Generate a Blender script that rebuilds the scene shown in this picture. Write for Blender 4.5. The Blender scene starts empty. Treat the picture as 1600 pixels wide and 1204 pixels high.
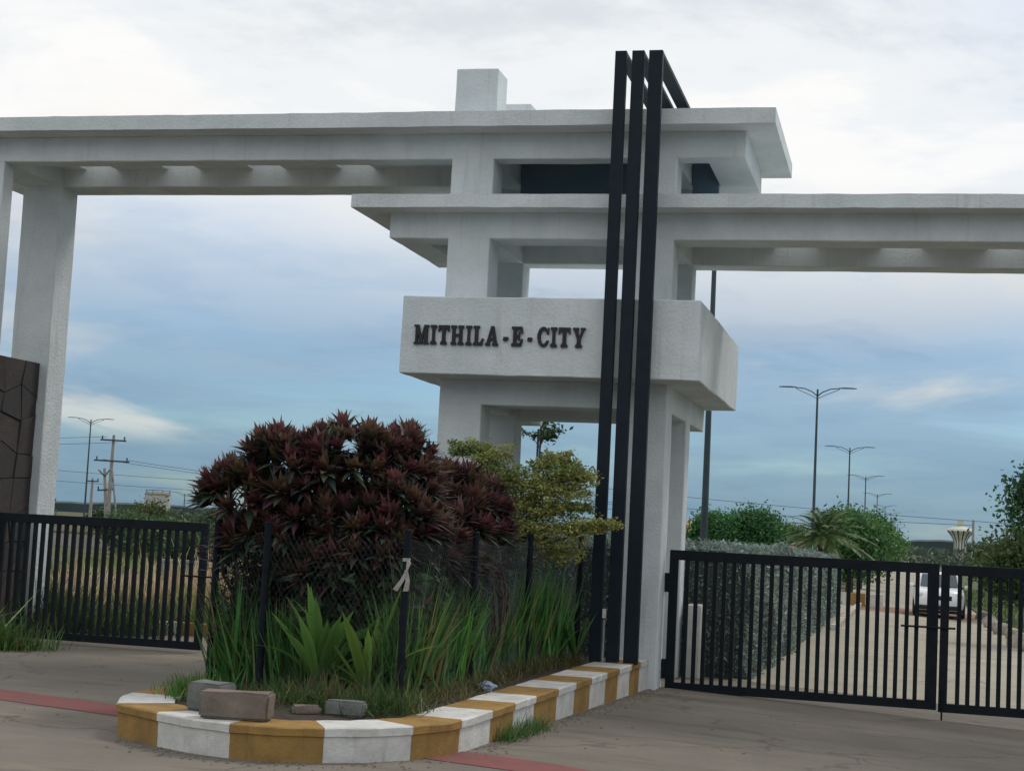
import bpy, bmesh, math, random
import numpy as np
from mathutils import Vector, Matrix, noise
from mathutils.geometry import tessellate_polygon
R = math.radians
random.seed(7); RNG = np.random.default_rng(7)
S = bpy.context.scene
COL = S.collection

# ------------------------------------------------------------------ camera
def set_camera():
    ya, pi_, ro = R(13.7674), R(4.9633), R(2.8592)
    F = Vector((-math.sin(ya)*math.cos(pi_), math.cos(ya)*math.cos(pi_), math.sin(pi_)))
    Rt = Vector((math.cos(ya), math.sin(ya), 0)); U = Rt.cross(F)
    R2 = Rt*math.cos(ro) + U*math.sin(ro); U2 = -Rt*math.sin(ro) + U*math.cos(ro)
    cd = bpy.data.cameras.new('camera'); cam = bpy.data.objects.new('camera', cd); COL.objects.link(cam)
    cd.sensor_width = 36; cd.lens = 2512.2/1600*36; cd.clip_start = .1; cd.clip_end = 12000
    m = Matrix((R2, U2, -F)).transposed().to_4x4(); m.translation = (0, 0, 2.1)
    cam.matrix_world = m; S.camera = cam
set_camera()

# ------------------------------------------------------------------ sky and sun
SUN_EL, SUN_AZ = R(52), R(35)          # azimuth measured from +Y (behind the gate) towards +X
def set_world():
    w = bpy.data.worlds.new('World'); S.world = w; w.use_nodes = True
    nt = w.node_tree; N = nt.nodes; L = nt.links; N.clear()
    out = N.new('ShaderNodeOutputWorld'); bg = N.new('ShaderNodeBackground'); bg.inputs[1].default_value = .1
    L.new(bg.outputs[0], out.inputs[0])
    sky = N.new('ShaderNodeTexSky'); sky.sky_type = 'NISHITA'; sky.sun_disc = False
    sky.sun_elevation = SUN_EL; sky.sun_rotation = SUN_AZ; sky.air_density = 1.3; sky.dust_density = .6; sky.ozone_density = 2.5
    tc = N.new('ShaderNodeTexCoord'); sep = N.new('ShaderNodeSeparateXYZ'); L.new(tc.outputs['Generated'], sep.inputs[0])
    def mth(op, a, b=None, c=None):
        n = N.new('ShaderNodeMath'); n.operation = op
        for i, v in enumerate((a, b, c)):
            if v is None: continue
            if isinstance(v, (int, float)): n.inputs[i].default_value = v
            else: L.new(v, n.inputs[i])
        return n.outputs[0]
    z = mth('MAXIMUM', sep.outputs[2], 0.0)
    den = mth('ADD', z, .10)
    comb = N.new('ShaderNodeCombineXYZ')
    L.new(mth('DIVIDE', sep.outputs[0], den), comb.inputs[0]); L.new(mth('DIVIDE', sep.outputs[1], den), comb.inputs[1])
    def noi(scale, detail, rough, dist, off):
        mp = N.new('ShaderNodeMapping'); mp.inputs['Location'].default_value = off; L.new(comb.outputs[0], mp.inputs[0])
        n = N.new('ShaderNodeTexNoise'); n.inputs['Scale'].default_value = scale; n.inputs['Detail'].default_value = detail
        n.inputs['Roughness'].default_value = rough; n.inputs['Distortion'].default_value = dist
        L.new(mp.outputs[0], n.inputs['Vector']); return n.outputs[0]
    def ramp(fac, stops, interp='EASE'):
        r = N.new('ShaderNodeValToRGB'); r.color_ramp.interpolation = interp
        e = r.color_ramp.elements
        while len(e) < len(stops): e.new(.5)
        for el, (p, c) in zip(e, stops): el.position = p; el.color = c if len(c) == 4 else (*c, 1)
        L.new(fac, r.inputs[0]); return r.outputs[0]
    def mix(fac, a, b, mode='MIX'):
        n = N.new('ShaderNodeMix'); n.data_type = 'RGBA'; n.blend_type = mode
        if isinstance(fac, float): n.inputs[0].default_value = fac
        else: L.new(fac, n.inputs[0])
        for s, v in ((6, a), (7, b)):
            if isinstance(v, tuple): n.inputs[s].default_value = (*v, 1)
            else: L.new(v, n.inputs[s])
        return n.outputs[2]
    # clear part: the Nishita sky, deepened a little towards the blue of the low sky
    clear = mix(1.0, sky.outputs[0], (.46, .66, .92), 'MULTIPLY')
    n1 = noi(.55, 9, .55, .35, (3.1, 1.7, 0)); n2 = noi(1.6, 10, .6, .2, (7.2, -4.4, 2)); n3 = noi(.22, 5, .5, .2, (-2, 9.1, 5))
    # veil: thin sheet cloud, thicker above the clear low band; thinned overhead, unseen, for bluer ambient light
    el = ramp(z, [(0, (.60,)*3), (.055, (.52,)*3), (.115, (.68,)*3), (.19, (.86,)*3), (.4, (.78,)*3), (1, (.62,)*3)], 'LINEAR')
    wob = mth('ADD', mth('MULTIPLY', mth('SUBTRACT', n1, .5), 1.5), mth('MULTIPLY', mth('SUBTRACT', n3, .5), .9))
    cov = mth('ADD', el, wob); cov = mth('ADD', cov, mth('MULTIPLY', mth('SUBTRACT', n2, .5), .25))
    cov = mth('MINIMUM', mth('MAXIMUM', cov, .0), 1.0)
    veil = ramp(cov, [(0, (0,)*3), (.25, (.25,)*3), (.6, (.75,)*3), (.95, (1,)*3)])
    cbody = ramp(n2, [(.30, (5.5, 5.8, 6.1)), (.45, (6.7, 6.9, 7.05)), (.58, (7.5, 7.45, 7.35))])
    low = ramp(z, [(0, (.18, .32, .46)), (.05, (.225, .36, .51)), (.11, (.38, .49, .62)), (.17, (.74, .79, .85)), (.22, (1, 1, 1)), (1, (1, 1, 1))], 'LINEAR')
    cloud = mix(1.0, cbody, low, 'MULTIPLY')
    c1 = mix(veil, clear, cloud)
    # a few low bright cloud streaks
    n4 = noi(.42, 8, .55, .5, (11.3, 2.6, 1))
    st = ramp(n4, [(.50, (0,)*3), (.64, (.85,)*3), (1, (.9,)*3)])
    stz = ramp(z, [(.02, (0,)*3), (.055, (.8,)*3), (.13, (.8,)*3), (.3, (.4,)*3)])
    c2 = mix(mth('MULTIPLY', st, stz), c1, (5.9, 5.8, 5.4))
    L.new(c2, bg.inputs[0])
    sl = bpy.data.lights.new('sun', 'SUN'); sl.energy = 1.1; sl.angle = R(14); sl.color = (1, .95, .87)
    so = bpy.data.objects.new('sun', sl); COL.objects.link(so)
    d = Vector((math.sin(SUN_AZ)*math.cos(SUN_EL), math.cos(SUN_AZ)*math.cos(SUN_EL), math.sin(SUN_EL)))
    so.rotation_euler = d.to_track_quat('Z', 'Y').to_euler(); so.location = d*60
set_world()
S.view_settings.view_transform = 'Standard'; S.view_settings.look = 'None'; S.view_settings.gamma = 1
S.view_settings.exposure = .40; S.view_settings.use_curve_mapping = False
S.render.resolution_x = 1024; S.render.resolution_y = 770

# ------------------------------------------------------------------ materials
MATS = {}
def mat(name, col, rough=.8, col2=None, nscale=3., bump=0., bscale=40., metal=0., streak=None, spec=.3, bdist=.02, var=None, coord='Object'):
    """procedural surface: two tones mixed by noise, optional vertical streaks, fine relief"""
    if name in MATS: return MATS[name]
    m = bpy.data.materials.new(name); m.use_nodes = True; nt = m.node_tree; N = nt.nodes; L = nt.links
    b = N['Principled BSDF']; b.inputs['Roughness'].default_value = rough; b.inputs['Metallic'].default_value = metal
    b.inputs['Specular IOR Level'].default_value = spec
    geo = N.new('ShaderNodeNewGeometry'); src = geo.outputs['Position']
    if coord == 'Local':
        tc = N.new('ShaderNodeTexCoord'); src = tc.outputs['Object']
    def noi(scale, det=6, ro=.6, vec=None):
        n = N.new('ShaderNodeTexNoise'); n.inputs['Scale'].default_value = scale; n.inputs['Detail'].default_value = det
        n.inputs['Roughness'].default_value = ro; L.new(vec or src, n.inputs['Vector']); return n.outputs[0]
    def ramp(f, a, c):
        r = N.new('ShaderNodeMapRange'); r.inputs[1].default_value = a; r.inputs[2].default_value = c; L.new(f, r.inputs[0]); return r.outputs[0]
    def mix(f, a, c, mode='MIX'):
        n = N.new('ShaderNodeMix'); n.data_type = 'RGBA'; n.blend_type = mode
        if isinstance(f, float): n.inputs[0].default_value = f
        else: L.new(f, n.inputs[0])
        for s, v in ((6, a), (7, c)):
            if isinstance(v, tuple): n.inputs[s].default_value = (*v, 1)
            else: L.new(v, n.inputs[s])
        return n.outputs[2]
    c = col
    if col2: c = mix(ramp(noi(nscale), .36, .66), col, col2)
    if streak:
        mp = N.new('ShaderNodeMapping'); mp.inputs['Scale'].default_value = (6, 6, .45); L.new(src, mp.inputs[0])
        c = mix(ramp(noi(1.6, 6, .65, mp.outputs[0]), .56, .86), c, streak)
    if var:
        oi = N.new('ShaderNodeObjectInfo'); c = mix(ramp(oi.outputs['Random'], 0, 1), c, var) if not isinstance(c, tuple) or True else c
    if isinstance(c, tuple): b.inputs['Base Color'].default_value = (*c, 1)
    else: L.new(c, b.inputs['Base Color'])
    if bump:
        bm_ = N.new('ShaderNodeBump'); bm_.inputs['Strength'].default_value = bump; bm_.inputs['Distance'].default_value = bdist
        L.new(noi(bscale, 8, .7), bm_.inputs['Height']); L.new(bm_.outputs[0], b.inputs['Normal'])
    MATS[name] = m; return m

def leaf_mat(name, rough=.5, trans=.32, spec=.3):
    """leaf colour comes from the leaf's own colour attribute"""
    if name in MATS: return MATS[name]
    m = bpy.data.materials.new(name); m.use_nodes = True; nt = m.node_tree; N = nt.nodes; L = nt.links
    b = N['Principled BSDF']; b.inputs['Roughness'].default_value = rough; b.inputs['Specular IOR Level'].default_value = spec
    a = N.new('ShaderNodeAttribute'); a.attribute_name = 'Col'
    sc = N.new('ShaderNodeVectorMath'); sc.operation = 'SCALE'; sc.inputs['Scale'].default_value = 1.35; L.new(a.outputs['Color'], sc.inputs[0])
    L.new(sc.outputs[0], b.inputs['Base Color'])
    t = N.new('ShaderNodeBsdfTranslucent'); L.new(sc.outputs[0], t.inputs[0])
    mx = N.new('ShaderNodeMixShader'); mx.inputs[0].default_value = trans
    L.new(b.outputs[0], mx.inputs[1]); L.new(t.outputs[0], mx.inputs[2]); L.new(mx.outputs[0], N['Material Output'].inputs[0])
    MATS[name] = m; return m

PLASTER = mat('white_plaster', (.71, .755, .765), .92, (.61, .655, .66), 1.6, bump=.9, bscale=24, streak=(.50, .52, .47), spec=.12)
BLACK = mat('black_paint', (.006, .013, .021), .55, (.010, .018, .026), 6, bump=.08, bscale=60, spec=.2)
GATEBLACK = mat('gate_black_paint', (.005, .009, .014), .6, (.010, .014, .018), 9, bump=.06, bscale=80, spec=.15)
LETTER = mat('letter_black', (.018, .018, .024), .5, (.03, .028, .03), 12)
KWHITE = mat('kerb_white_paint', (.68, .68, .65), .85, (.52, .50, .46), 5, bump=.6, bscale=30, streak=(.30, .28, .24), spec=.2)
KYEL = mat('kerb_yellow_paint', (.36, .22, .07), .85, (.26, .16, .06), 5, bump=.6, bscale=30, streak=(.17, .12, .06), spec=.2)
GALV = mat('galvanised_steel', (.20, .23, .25), .55, (.28, .30, .31), 20, metal=.3)
LAMPM = mat('lamp_pole_paint', (.045, .065, .075), .5, (.06, .08, .09), 2)
CONC = mat('grey_concrete', (.30, .29, .27), .9, (.22, .215, .20), 3, bump=.4, bscale=30)
SOIL = mat('soil', (.07, .055, .04), 1, (.045, .038, .03), 6, bump=.8, bscale=20)
WOODM = mat('bark', (.10, .08, .06), .95, (.06, .05, .04), 8, bump=.7, bscale=25)
LEAF = leaf_mat('leaf_surface'); LEAFG = leaf_mat('glossy_leaf_surface', .38, .2, .45)

def concrete_road(name, a, b2, stain, dust):
    m = bpy.data.materials.new(name); m.use_nodes = True; nt = m.node_tree; N = nt.nodes; L = nt.links
    bs = N['Principled BSDF']; bs.inputs['Roughness'].default_value = .93; bs.inputs['Specular IOR Level'].default_value = .2
    g = N.new('ShaderNodeNewGeometry')
    def noi(sc, det=7, ro=.6, scale=(1, 1, 1)):
        mp = N.new('ShaderNodeMapping'); mp.inputs['Scale'].default_value = scale; mp.inputs['Rotation'].default_value = (0, 0, R(-14)); L.new(g.outputs['Position'], mp.inputs[0])
        n = N.new('ShaderNodeTexNoise'); n.inputs['Scale'].default_value = sc; n.inputs['Detail'].default_value = det; n.inputs['Roughness'].default_value = ro
        L.new(mp.outputs[0], n.inputs['Vector']); return n.outputs[0]
    def rg(f, lo, hi):
        r = N.new('ShaderNodeMapRange'); r.inputs[1].default_value = lo; r.inputs[2].default_value = hi; L.new(f, r.inputs[0]); return r.outputs[0]
    def mix(f, x, y):
        n = N.new('ShaderNodeMix'); n.data_type = 'RGBA'; L.new(f, n.inputs[0])
        for s, v in ((6, x), (7, y)):
            if isinstance(v, tuple): n.inputs[s].default_value = (*v, 1)
            else: L.new(v, n.inputs[s])
        return n.outputs[2]
    c = mix(rg(noi(.55), .35, .65), a, b2)
    c = mix(rg(noi(1.1, 8, .7, (.35, 2.2, 1)), .52, .72), c, stain)
    c = mix(rg(noi(.33, 6, .65, (.6, 1.6, 1)), .56, .70), c, dust)
    c = mix(rg(noi(55, 3, .6), .56, .75), c, tuple(v*.55 for v in a))
    # hairline cracks
    vo = N.new('ShaderNodeTexVoronoi'); vo.feature = 'DISTANCE_TO_EDGE'; vo.inputs['Scale'].default_value = .17
    nz = N.new('ShaderNodeTexNoise'); nz.inputs['Scale'].default_value = 1.4; nz.inputs['Detail'].default_value = 6; L.new(g.outputs['Position'], nz.inputs['Vector'])
    ad = N.new('ShaderNodeVectorMath'); ad.operation = 'MULTIPLY_ADD'; ad.inputs[1].default_value = (1.2,)*3; L.new(nz.outputs['Color'], ad.inputs[0]); L.new(g.outputs['Position'], ad.inputs[2]); L.new(ad.outputs[0], vo.inputs['Vector'])
    c = mix(rg(vo.outputs[0], .008, 0.0), c, tuple(v*.6 for v in a))
    L.new(c, bs.inputs['Base Color'])
    bp = N.new('ShaderNodeBump'); bp.inputs['Strength'].default_value = .6; bp.inputs['Distance'].default_value = .02
    L.new(noi(9, 10, .75), bp.inputs['Height']); L.new(bp.outputs[0], bs.inputs['Normal'])
    return m
APRON = concrete_road('worn_concrete', (.205, .182, .150), (.160, .143, .120), (.108, .092, .075), (.255, .212, .162))
INNER = concrete_road('inner_road_concrete', (.37, .34, .265), (.31, .285, .22), (.24, .215, .165), (.40, .36, .27))
FIELD = mat('field_ground', (.055, .075, .028), 1, (.12, .10, .055), .35, bump=.6, bscale=8)
REDP = mat('red_band_paint', (.24, .075, .072), .9, (.17, .08, .07), 2.5, bump=.4, bscale=30)

# ------------------------------------------------------------------ helpers
def gz(x, y):
    return -.0065*min(max(y-24, 0), 420) - .045*min(max(x+3, 0), 5)
def tag(o, label=None, cat=None, group=None, kind=None):
    if label: o['label'] = label
    if cat: o['category'] = cat
    if group: o['group'] = group
    if kind: o['kind'] = kind
    return o
def empty(name, loc=(0, 0, 0), rz=0, **k):
    o = bpy.data.objects.new(name, None); o.location = loc; o.rotation_euler = (0, 0, rz); o.empty_display_size = .2
    COL.objects.link(o); return tag(o, **k)
def link(name, me, m=None, parent=None, loc=None, rot=None, **k):
    o = bpy.data.objects.new(name, me)
    if m and not me.materials: me.materials.append(m)
    COL.objects.link(o)
    if parent: o.parent = parent
    if loc is not None: o.location = loc
    if rot is not None: o.rotation_euler = rot
    return tag(o, **k)
def pm(name, verts, faces, smooth=False):
    me = bpy.data.meshes.new(name); me.from_pydata([tuple(v) for v in verts], [], faces); me.update()
    if smooth: me.shade_smooth()
    return me
def npmesh(name, V, F, cols=None, nper=4):
    """V (n,3), F (m,nper) int; cols (n,3) per vertex"""
    me = bpy.data.meshes.new(name); n, m = len(V), len(F)
    me.vertices.add(n); me.vertices.foreach_set('co', np.ascontiguousarray(V, dtype=np.float32).ravel())
    me.loops.add(m*nper); me.loops.foreach_set('vertex_index', np.ascontiguousarray(F, dtype=np.int32).ravel())
    me.polygons.add(m); me.polygons.foreach_set('loop_start', np.arange(0, m*nper, nper, dtype=np.int32))
    me.update(calc_edges=True)
    if cols is not None:
        a = me.color_attributes.new('Col', 'FLOAT_COLOR', 'POINT')
        c = np.ones((n, 4), dtype=np.float32); c[:, :3] = cols; a.data.foreach_set('color', c.ravel())
    return me
class MB:
    def __init__(s): s.v = []; s.f = []
    def box(s, x0, x1, y0, y1, z0, z1):
        i = len(s.v)
        s.v += [(x0, y0, z0), (x1, y0, z0), (x1, y1, z0), (x0, y1, z0), (x0, y0, z1), (x1, y0, z1), (x1, y1, z1), (x0, y1, z1)]
        s.f += [tuple(i+k for k in q) for q in ((0, 3, 2, 1), (4, 5, 6, 7), (0, 1, 5, 4), (1, 2, 6, 5), (2, 3, 7, 6), (3, 0, 4, 7))]; return s
    def tube(s, pts, rad, n=8, caps=True):
        pts = [Vector(p) for p in pts]; rad = rad if isinstance(rad, (list, tuple)) else [rad]*len(pts)
        i0 = len(s.v); up = Vector((0, 0, 1)); px = None
        for k, p in enumerate(pts):
            t = (pts[min(k+1, len(pts)-1)] - pts[max(k-1, 0)]).normalized()
            if px is None:
                a = Vector((1, 0, 0)) if abs(t.x) < .9 else Vector((0, 1, 0)); px = (a - t*a.dot(t)).normalized()
            else: px = (px - t*px.dot(t)).normalized()
            py = t.cross(px)
            for j in range(n):
                w = 2*math.pi*j/n; s.v.append(tuple(p + (px*math.cos(w) + py*math.sin(w))*rad[k]))
        for k in range(len(pts)-1):
            for j in range(n):
                a, b = i0+k*n+j, i0+k*n+(j+1) % n; s.f.append((a, b, b+n, a+n))
        if caps:
            s.f.append(tuple(i0+j for j in reversed(range(n)))); s.f.append(tuple(i0+(len(pts)-1)*n+j for j in range(n)))
        return s
    def lathe(s, prof, n=24, cx=0, cy=0):
        i0 = len(s.v)
        for r, z in prof:
            for j in range(n):
                w = 2*math.pi*j/n; s.v.append((cx+r*math.cos(w), cy+r*math.sin(w), z))
        for k in range(len(prof)-1):
            for j in range(n):
                a, b = i0+k*n+j, i0+k*n+(j+1) % n; s.f.append((a, b, b+n, a+n))
        s.f.append(tuple(i0+(len(prof)-1)*n+j for j in range(n))); s.f.append(tuple(i0+j for j in reversed(range(n)))); return s
    def build(s, name, m, parent=None, smooth=False, bevel=0, **k):
        me = pm(name, s.v, s.f, smooth)
        if bevel:
            bm = bmesh.new(); bm.from_mesh(me); bmesh.ops.bevel(bm, geom=bm.edges[:], offset=bevel, segments=2, affect='EDGES', profile=.6); bm.to_mesh(me); bm.free()
        return link(name, me, m, parent, **k)
def rough_box(name, x0, x1, y0, y1, z0, z1, m, parent=None, step=.3, amp=.006, bevel=.012, holes=None, **k):
    """cast concrete: bevelled block whose faces and arrises wander by a few millimetres"""
    bm = bmesh.new()
    def cuts(a, b):
        n = max(1, int((b-a)/step)); return [a+(b-a)*i/n for i in range(n+1)]
    bmesh.ops.create_cube(bm, size=1)
    for v in bm.verts: v.co = Vector((x0 if v.co.x < 0 else x1, y0 if v.co.y < 0 else y1, z0 if v.co.z < 0 else z1))
    bmesh.ops.bevel(bm, geom=bm.edges[:], offset=bevel, segments=1, affect='EDGES')
    for ax, (a, b) in enumerate(((x0, x1), (y0, y1), (z0, z1))):
        for c in cuts(a, b)[1:-1]:
            no = Vector((0, 0, 0)); no[ax] = 1; co = Vector((0, 0, 0)); co[ax] = c
            bmesh.ops.bisect_plane(bm, geom=bm.verts[:]+bm.edges[:]+bm.faces[:], plane_co=co, plane_no=no)
    for v in bm.verts:
        p = v.co*1.7; v.co += Vector((noise.noise(p), noise.noise(p+Vector((31, 7, 3))), noise.noise(p+Vector((5, 77, 13)))))*amp
        p = v.co*6; v.co += Vector((noise.noise(p), noise.noise(p+Vector((31, 7, 3))), noise.noise(p+Vector((5, 77, 13)))))*amp*.6
    me = bpy.data.meshes.new(name); bm.to_mesh(me); bm.free()
    return link(name, me, m, parent, **k)
def sheet(name, xs, ys, dz, m, **k):
    xs = sorted(set(xs)); ys = sorted(set(ys)); v = [(x, y, gz(x, y)+dz) for y in ys for x in xs]; n = len(xs)
    f = [(j*n+i, j*n+i+1, (j+1)*n+i+1, (j+1)*n+i) for j in range(len(ys)-1) for i in range(n-1)]
    return link(name, pm(name, v, f), m, **k)
def quads(centers, du, dv, cols, name):
    """one quad per leaf: centre +- du +- dv"""
    n = len(centers); V = np.empty((n, 4, 3)); V[:, 0] = centers-du*.5; V[:, 1] = centers-dv*.5; V[:, 2] = centers+du*.5; V[:, 3] = centers+dv*.5
    return npmesh(name, V.reshape(-1, 3), np.arange(n*4).reshape(n, 4), np.repeat(cols, 4, 0))
def rand_dirs(n):
    d = RNG.normal(size=(n, 3)); return d/np.linalg.norm(d, axis=1, keepdims=True)
def leafcloud(name, C, size, cols, aspect=.45, flat=0., droop=0.):
    n = len(C); d = rand_dirs(n); d[:, 2] = d[:, 2]*(1-flat) - droop; d /= np.linalg.norm(d, axis=1, keepdims=True)
    e = np.cross(d, rand_dirs(n) + (np.array([0, 0, 1.6*flat]) if flat else 0)*0 + 1e-6); e /= np.linalg.norm(e, axis=1, keepdims=True)
    if flat:
        up = np.tile([[0, 0, 1.]], (n, 1)); e2 = np.cross(d, up); e2 /= np.linalg.norm(e2, axis=1, keepdims=True)+1e-9; e = e*(1-flat)+e2*flat; e /= np.linalg.norm(e, axis=1, keepdims=True)
    s = size*(.6+.8*RNG.random((n, 1))); return quads(C, d*s, e*s*aspect, cols, name)
def tint(base, n, dv=.25, hue=.1):
    b = np.array(base); v = 1+dv*(RNG.random((n, 1))*2-1); h = 1+hue*(RNG.random((n, 3))*2-1); return np.clip(b*v*h, 0, 1)

# ------------------------------------------------------------------ ground and roads
XB = [-3, -2, -1, 0, 1, 2]
sheet('ground', [-3000, -400, -60, -20, 20, 60, 400, 3000]+XB, [-60, 0, 24, 60, 120, 250, 444, 1200, 9000], -.03, FIELD, kind='structure')
sheet('apron_road', [-40, -20, 12, 25]+XB, [-20, 0, 12, 24, 24.4], 0.0, APRON, kind='structure')
sheet('inner_road', [-2.4, 3.1]+XB[1:], [24.4, 30, 60, 120, 250, 444, 900], .004, INNER, kind='structure')
sheet('left_road', [-40, -8.2], [24.4, 25.2], -.002, APRON, kind='structure')
# red band across the apron, running under the planter kerb
def band(name, a, b, w):
    a, b = Vector(a), Vector(b); t = (b-a).normalized(); n = Vector((-t.y, t.x, 0)); v = []; f = []; K = 40
    for i in range(K+1):
        p = a.lerp(b, i/K); j = .03*noise.noise(p*1.3)
        for s_ in (-1, 1):
            q = p+n*(w/2+j*s_)*s_; v.append((q.x, q.y, gz(q.x, q.y)+.005))
        if i: f.append((2*i-2, 2*i, 2*i+1, 2*i-1))
    return link(name, pm(name, v, f), REDP, kind='structure')
band('red_road_band', (-20, 19.0, 0), (-3.0, 14.0, 0), .66)
band('red_road_band', (-3.0, 14.0, 0), (2, 12.5, 0), .66)

# ------------------------------------------------------------------ the entrance gateway
L1, L2, R1, R2 = -6.363, -5.746, -3.752, -3.135
G = empty('entrance_gateway', (0, 22.9, 0), label='white plastered concrete entrance gateway with stacked slabs over a four-legged tower', cat='gateway')
G.location = (0, 0, 0)
def gp(name, *a, **k): return rough_box(name, *a, PLASTER, G, **k)
for (xa, xb, ya, yb, zt) in ((L1, L2, 21.703, 22.253, 8.57), (L1, L2, 23.79, 24.241, 8.62), (R1, R2, 21.703, 22.253, 7.7), (R1, R2, 23.79, 24.241, 7.7)):
    gp('tower_leg', xa, xb, ya, yb, -.3, zt)
for (ya, yb) in ((21.703, 21.99), (23.42, 23.98)):
    gp('outer_column', -14.17, -13.49, ya, yb, -.3, 7.4)
    gp('outer_column', 4.35, 5.0, ya, yb, -.5, 6.3)
def slab(name, x0, x1, y0, y1, z0, z1, slots, sy0, sy1):
    bm = bmesh.new(); xs = [x0]; hol = []
    for a, b in slots: xs += [a, b]; hol.append((a, b))
    n = int((x1-x0)/.3)
    xs = sorted(set(xs+[x1]+[x0+(x1-x0)*i/n for i in range(1, n) if all(abs(x0+(x1-x0)*i/n-q) > .08 for ab in slots for q in ab)]))
    ys = [y0, sy0, sy1, y1]; zs = [z0, z1]
    solid = lambda i, j: 0 <= i < len(xs)-1 and 0 <= j < 3 and not (j == 1 and any(a-1e-6 <= xs[i] and xs[i+1] <= b+1e-6 for a, b in hol))
    vm = {}
    def V(i, j, k):
        if (i, j, k) not in vm:
            p = Vector((xs[i], ys[j], zs[k])); q = p*2.2
            p = p + Vector((0, noise.noise(q)*.012, noise.noise(q+Vector((9, 4, 3)))*.009)) + Vector((0, noise.noise(q*4)*.008, noise.noise(q*4+Vector((9, 4, 3)))*.007)); vm[(i, j, k)] = bm.verts.new(p)
        return vm[(i, j, k)]
    for i in range(len(xs)-1):
        for j in range(3):
            if not solid(i, j): continue
            bm.faces.new((V(i, j, 1), V(i+1, j, 1), V(i+1, j+1, 1), V(i, j+1, 1))); bm.faces.new((V(i, j, 0), V(i, j+1, 0), V(i+1, j+1, 0), V(i+1, j, 0)))
            if not solid(i, j-1): bm.faces.new((V(i, j, 0), V(i+1, j, 0), V(i+1, j, 1), V(i, j, 1)))
            if not solid(i, j+1): bm.faces.new((V(i+1, j+1, 0), V(i, j+1, 0), V(i, j+1, 1), V(i+1, j+1, 1)))
            if not solid(i-1, j): bm.faces.new((V(i, j+1, 0), V(i, j, 0), V(i, j, 1), V(i, j+1, 1)))
            if not solid(i+1, j): bm.faces.new((V(i+1, j, 0), V(i+1, j+1, 0), V(i+1, j+1, 1), V(i+1, j, 1)))
    me = bpy.data.meshes.new(name); bm.to_mesh(me); bm.free(); return link(name, me, PLASTER, G)
slab('roof_slab', -15.2, -1.773, 21.269, 24.625, 7.623, 7.836, [(-13.09, -12.55), (-11.64, -11.10), (-10.17, -9.63), (-8.68, -8.14)], 22.07, 23.49)
slab('roof_slab', -7.701, 6.0, 21.3, 24.65, 6.48, 6.666, [(-1.89, -1.32), (-.37, .18), (1.13, 1.69), (2.6, 3.15)], 22.27, 23.78)
# top level beams
gp('beam', -14.6, -2.19, 21.7, 22.05, 7.253, 7.63); gp('beam', -14.6, -2.19, 23.50, 24.15, 7.253, 7.63)
gp('cross_beam', -2.74, -2.192, 22.04, 23.51, 7.256, 7.63); gp('cross_beam', -14.17, -13.5, 22.04, 23.51, 7.256, 7.63)
gp('cross_beam', L1+.01, L2-.01, 22.2, 23.81, 7.256, 7.63); gp('cross_beam', R1+.01, R2-.01, 22.2, 23.81, 7.256, 7.63)
for xa, xb in ((L2+.004, R1-.004), (R2+.004, -2.745)): rough_box('painted_shade_panel', xa, xb, 23.36, 23.49, 6.68, 7.6, mat('navy_painted_shade', (.13, .20, .25), .8, (.15, .22, .27), 2), G, bevel=.004, amp=.001)  # added navy sheets: deep interior shade on the back beam, put into colour
for xa, xb in ((-13.5, -13.09), (-12.55, -11.64), (-11.10, -10.17), (-9.63, -8.68), (-8.14, L1)): gp('soffit_panel', xa+.003, xb-.003, 22.045, 23.505, 7.535, 7.628, bevel=.004, amp=.001)
for xa, xb in ((R2, -1.89), (-1.32, -.37), (.18, 1.13), (1.69, 2.6)): gp('soffit_panel', xa+.003, xb-.003, 22.25, 23.795, 6.40, 6.487, bevel=.004, amp=.001)
# lower level beams
gp('beam', -7.238, 5.5, 21.7, 22.253, 6.109, 6.49); gp('beam', -7.238, 5.5, 23.79, 24.241, 6.109, 6.49)
gp('cross_beam', -7.236, -6.80, 22.24, 23.81, 6.112, 6.49); gp('cross_beam', L1+.01, L2-.01, 22.24, 23.81, 6.112, 6.49); gp('cross_beam', R1+.01, R2-.01, 22.24, 23.81, 6.112, 6.49)
# ring beams under the name box
gp('beam', L1+.003, R2-.003, 21.7, 22.253, 3.758, 4.12); gp('beam', L1+.003, R2-.003, 23.79, 24.241, 3.72, 4.12)
gp('cross_beam', R2-.552, R2-.002, 22.24, 25.95, 3.755, 4.12); gp('cross_beam', L1+.002, L1+.552, 22.24, 25.95, 3.755, 4.12)
SB = gp('name_box', -6.761, -2.634, 21.023, 26.03, 4.111, 5.181, step=.25, amp=.009)

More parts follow.
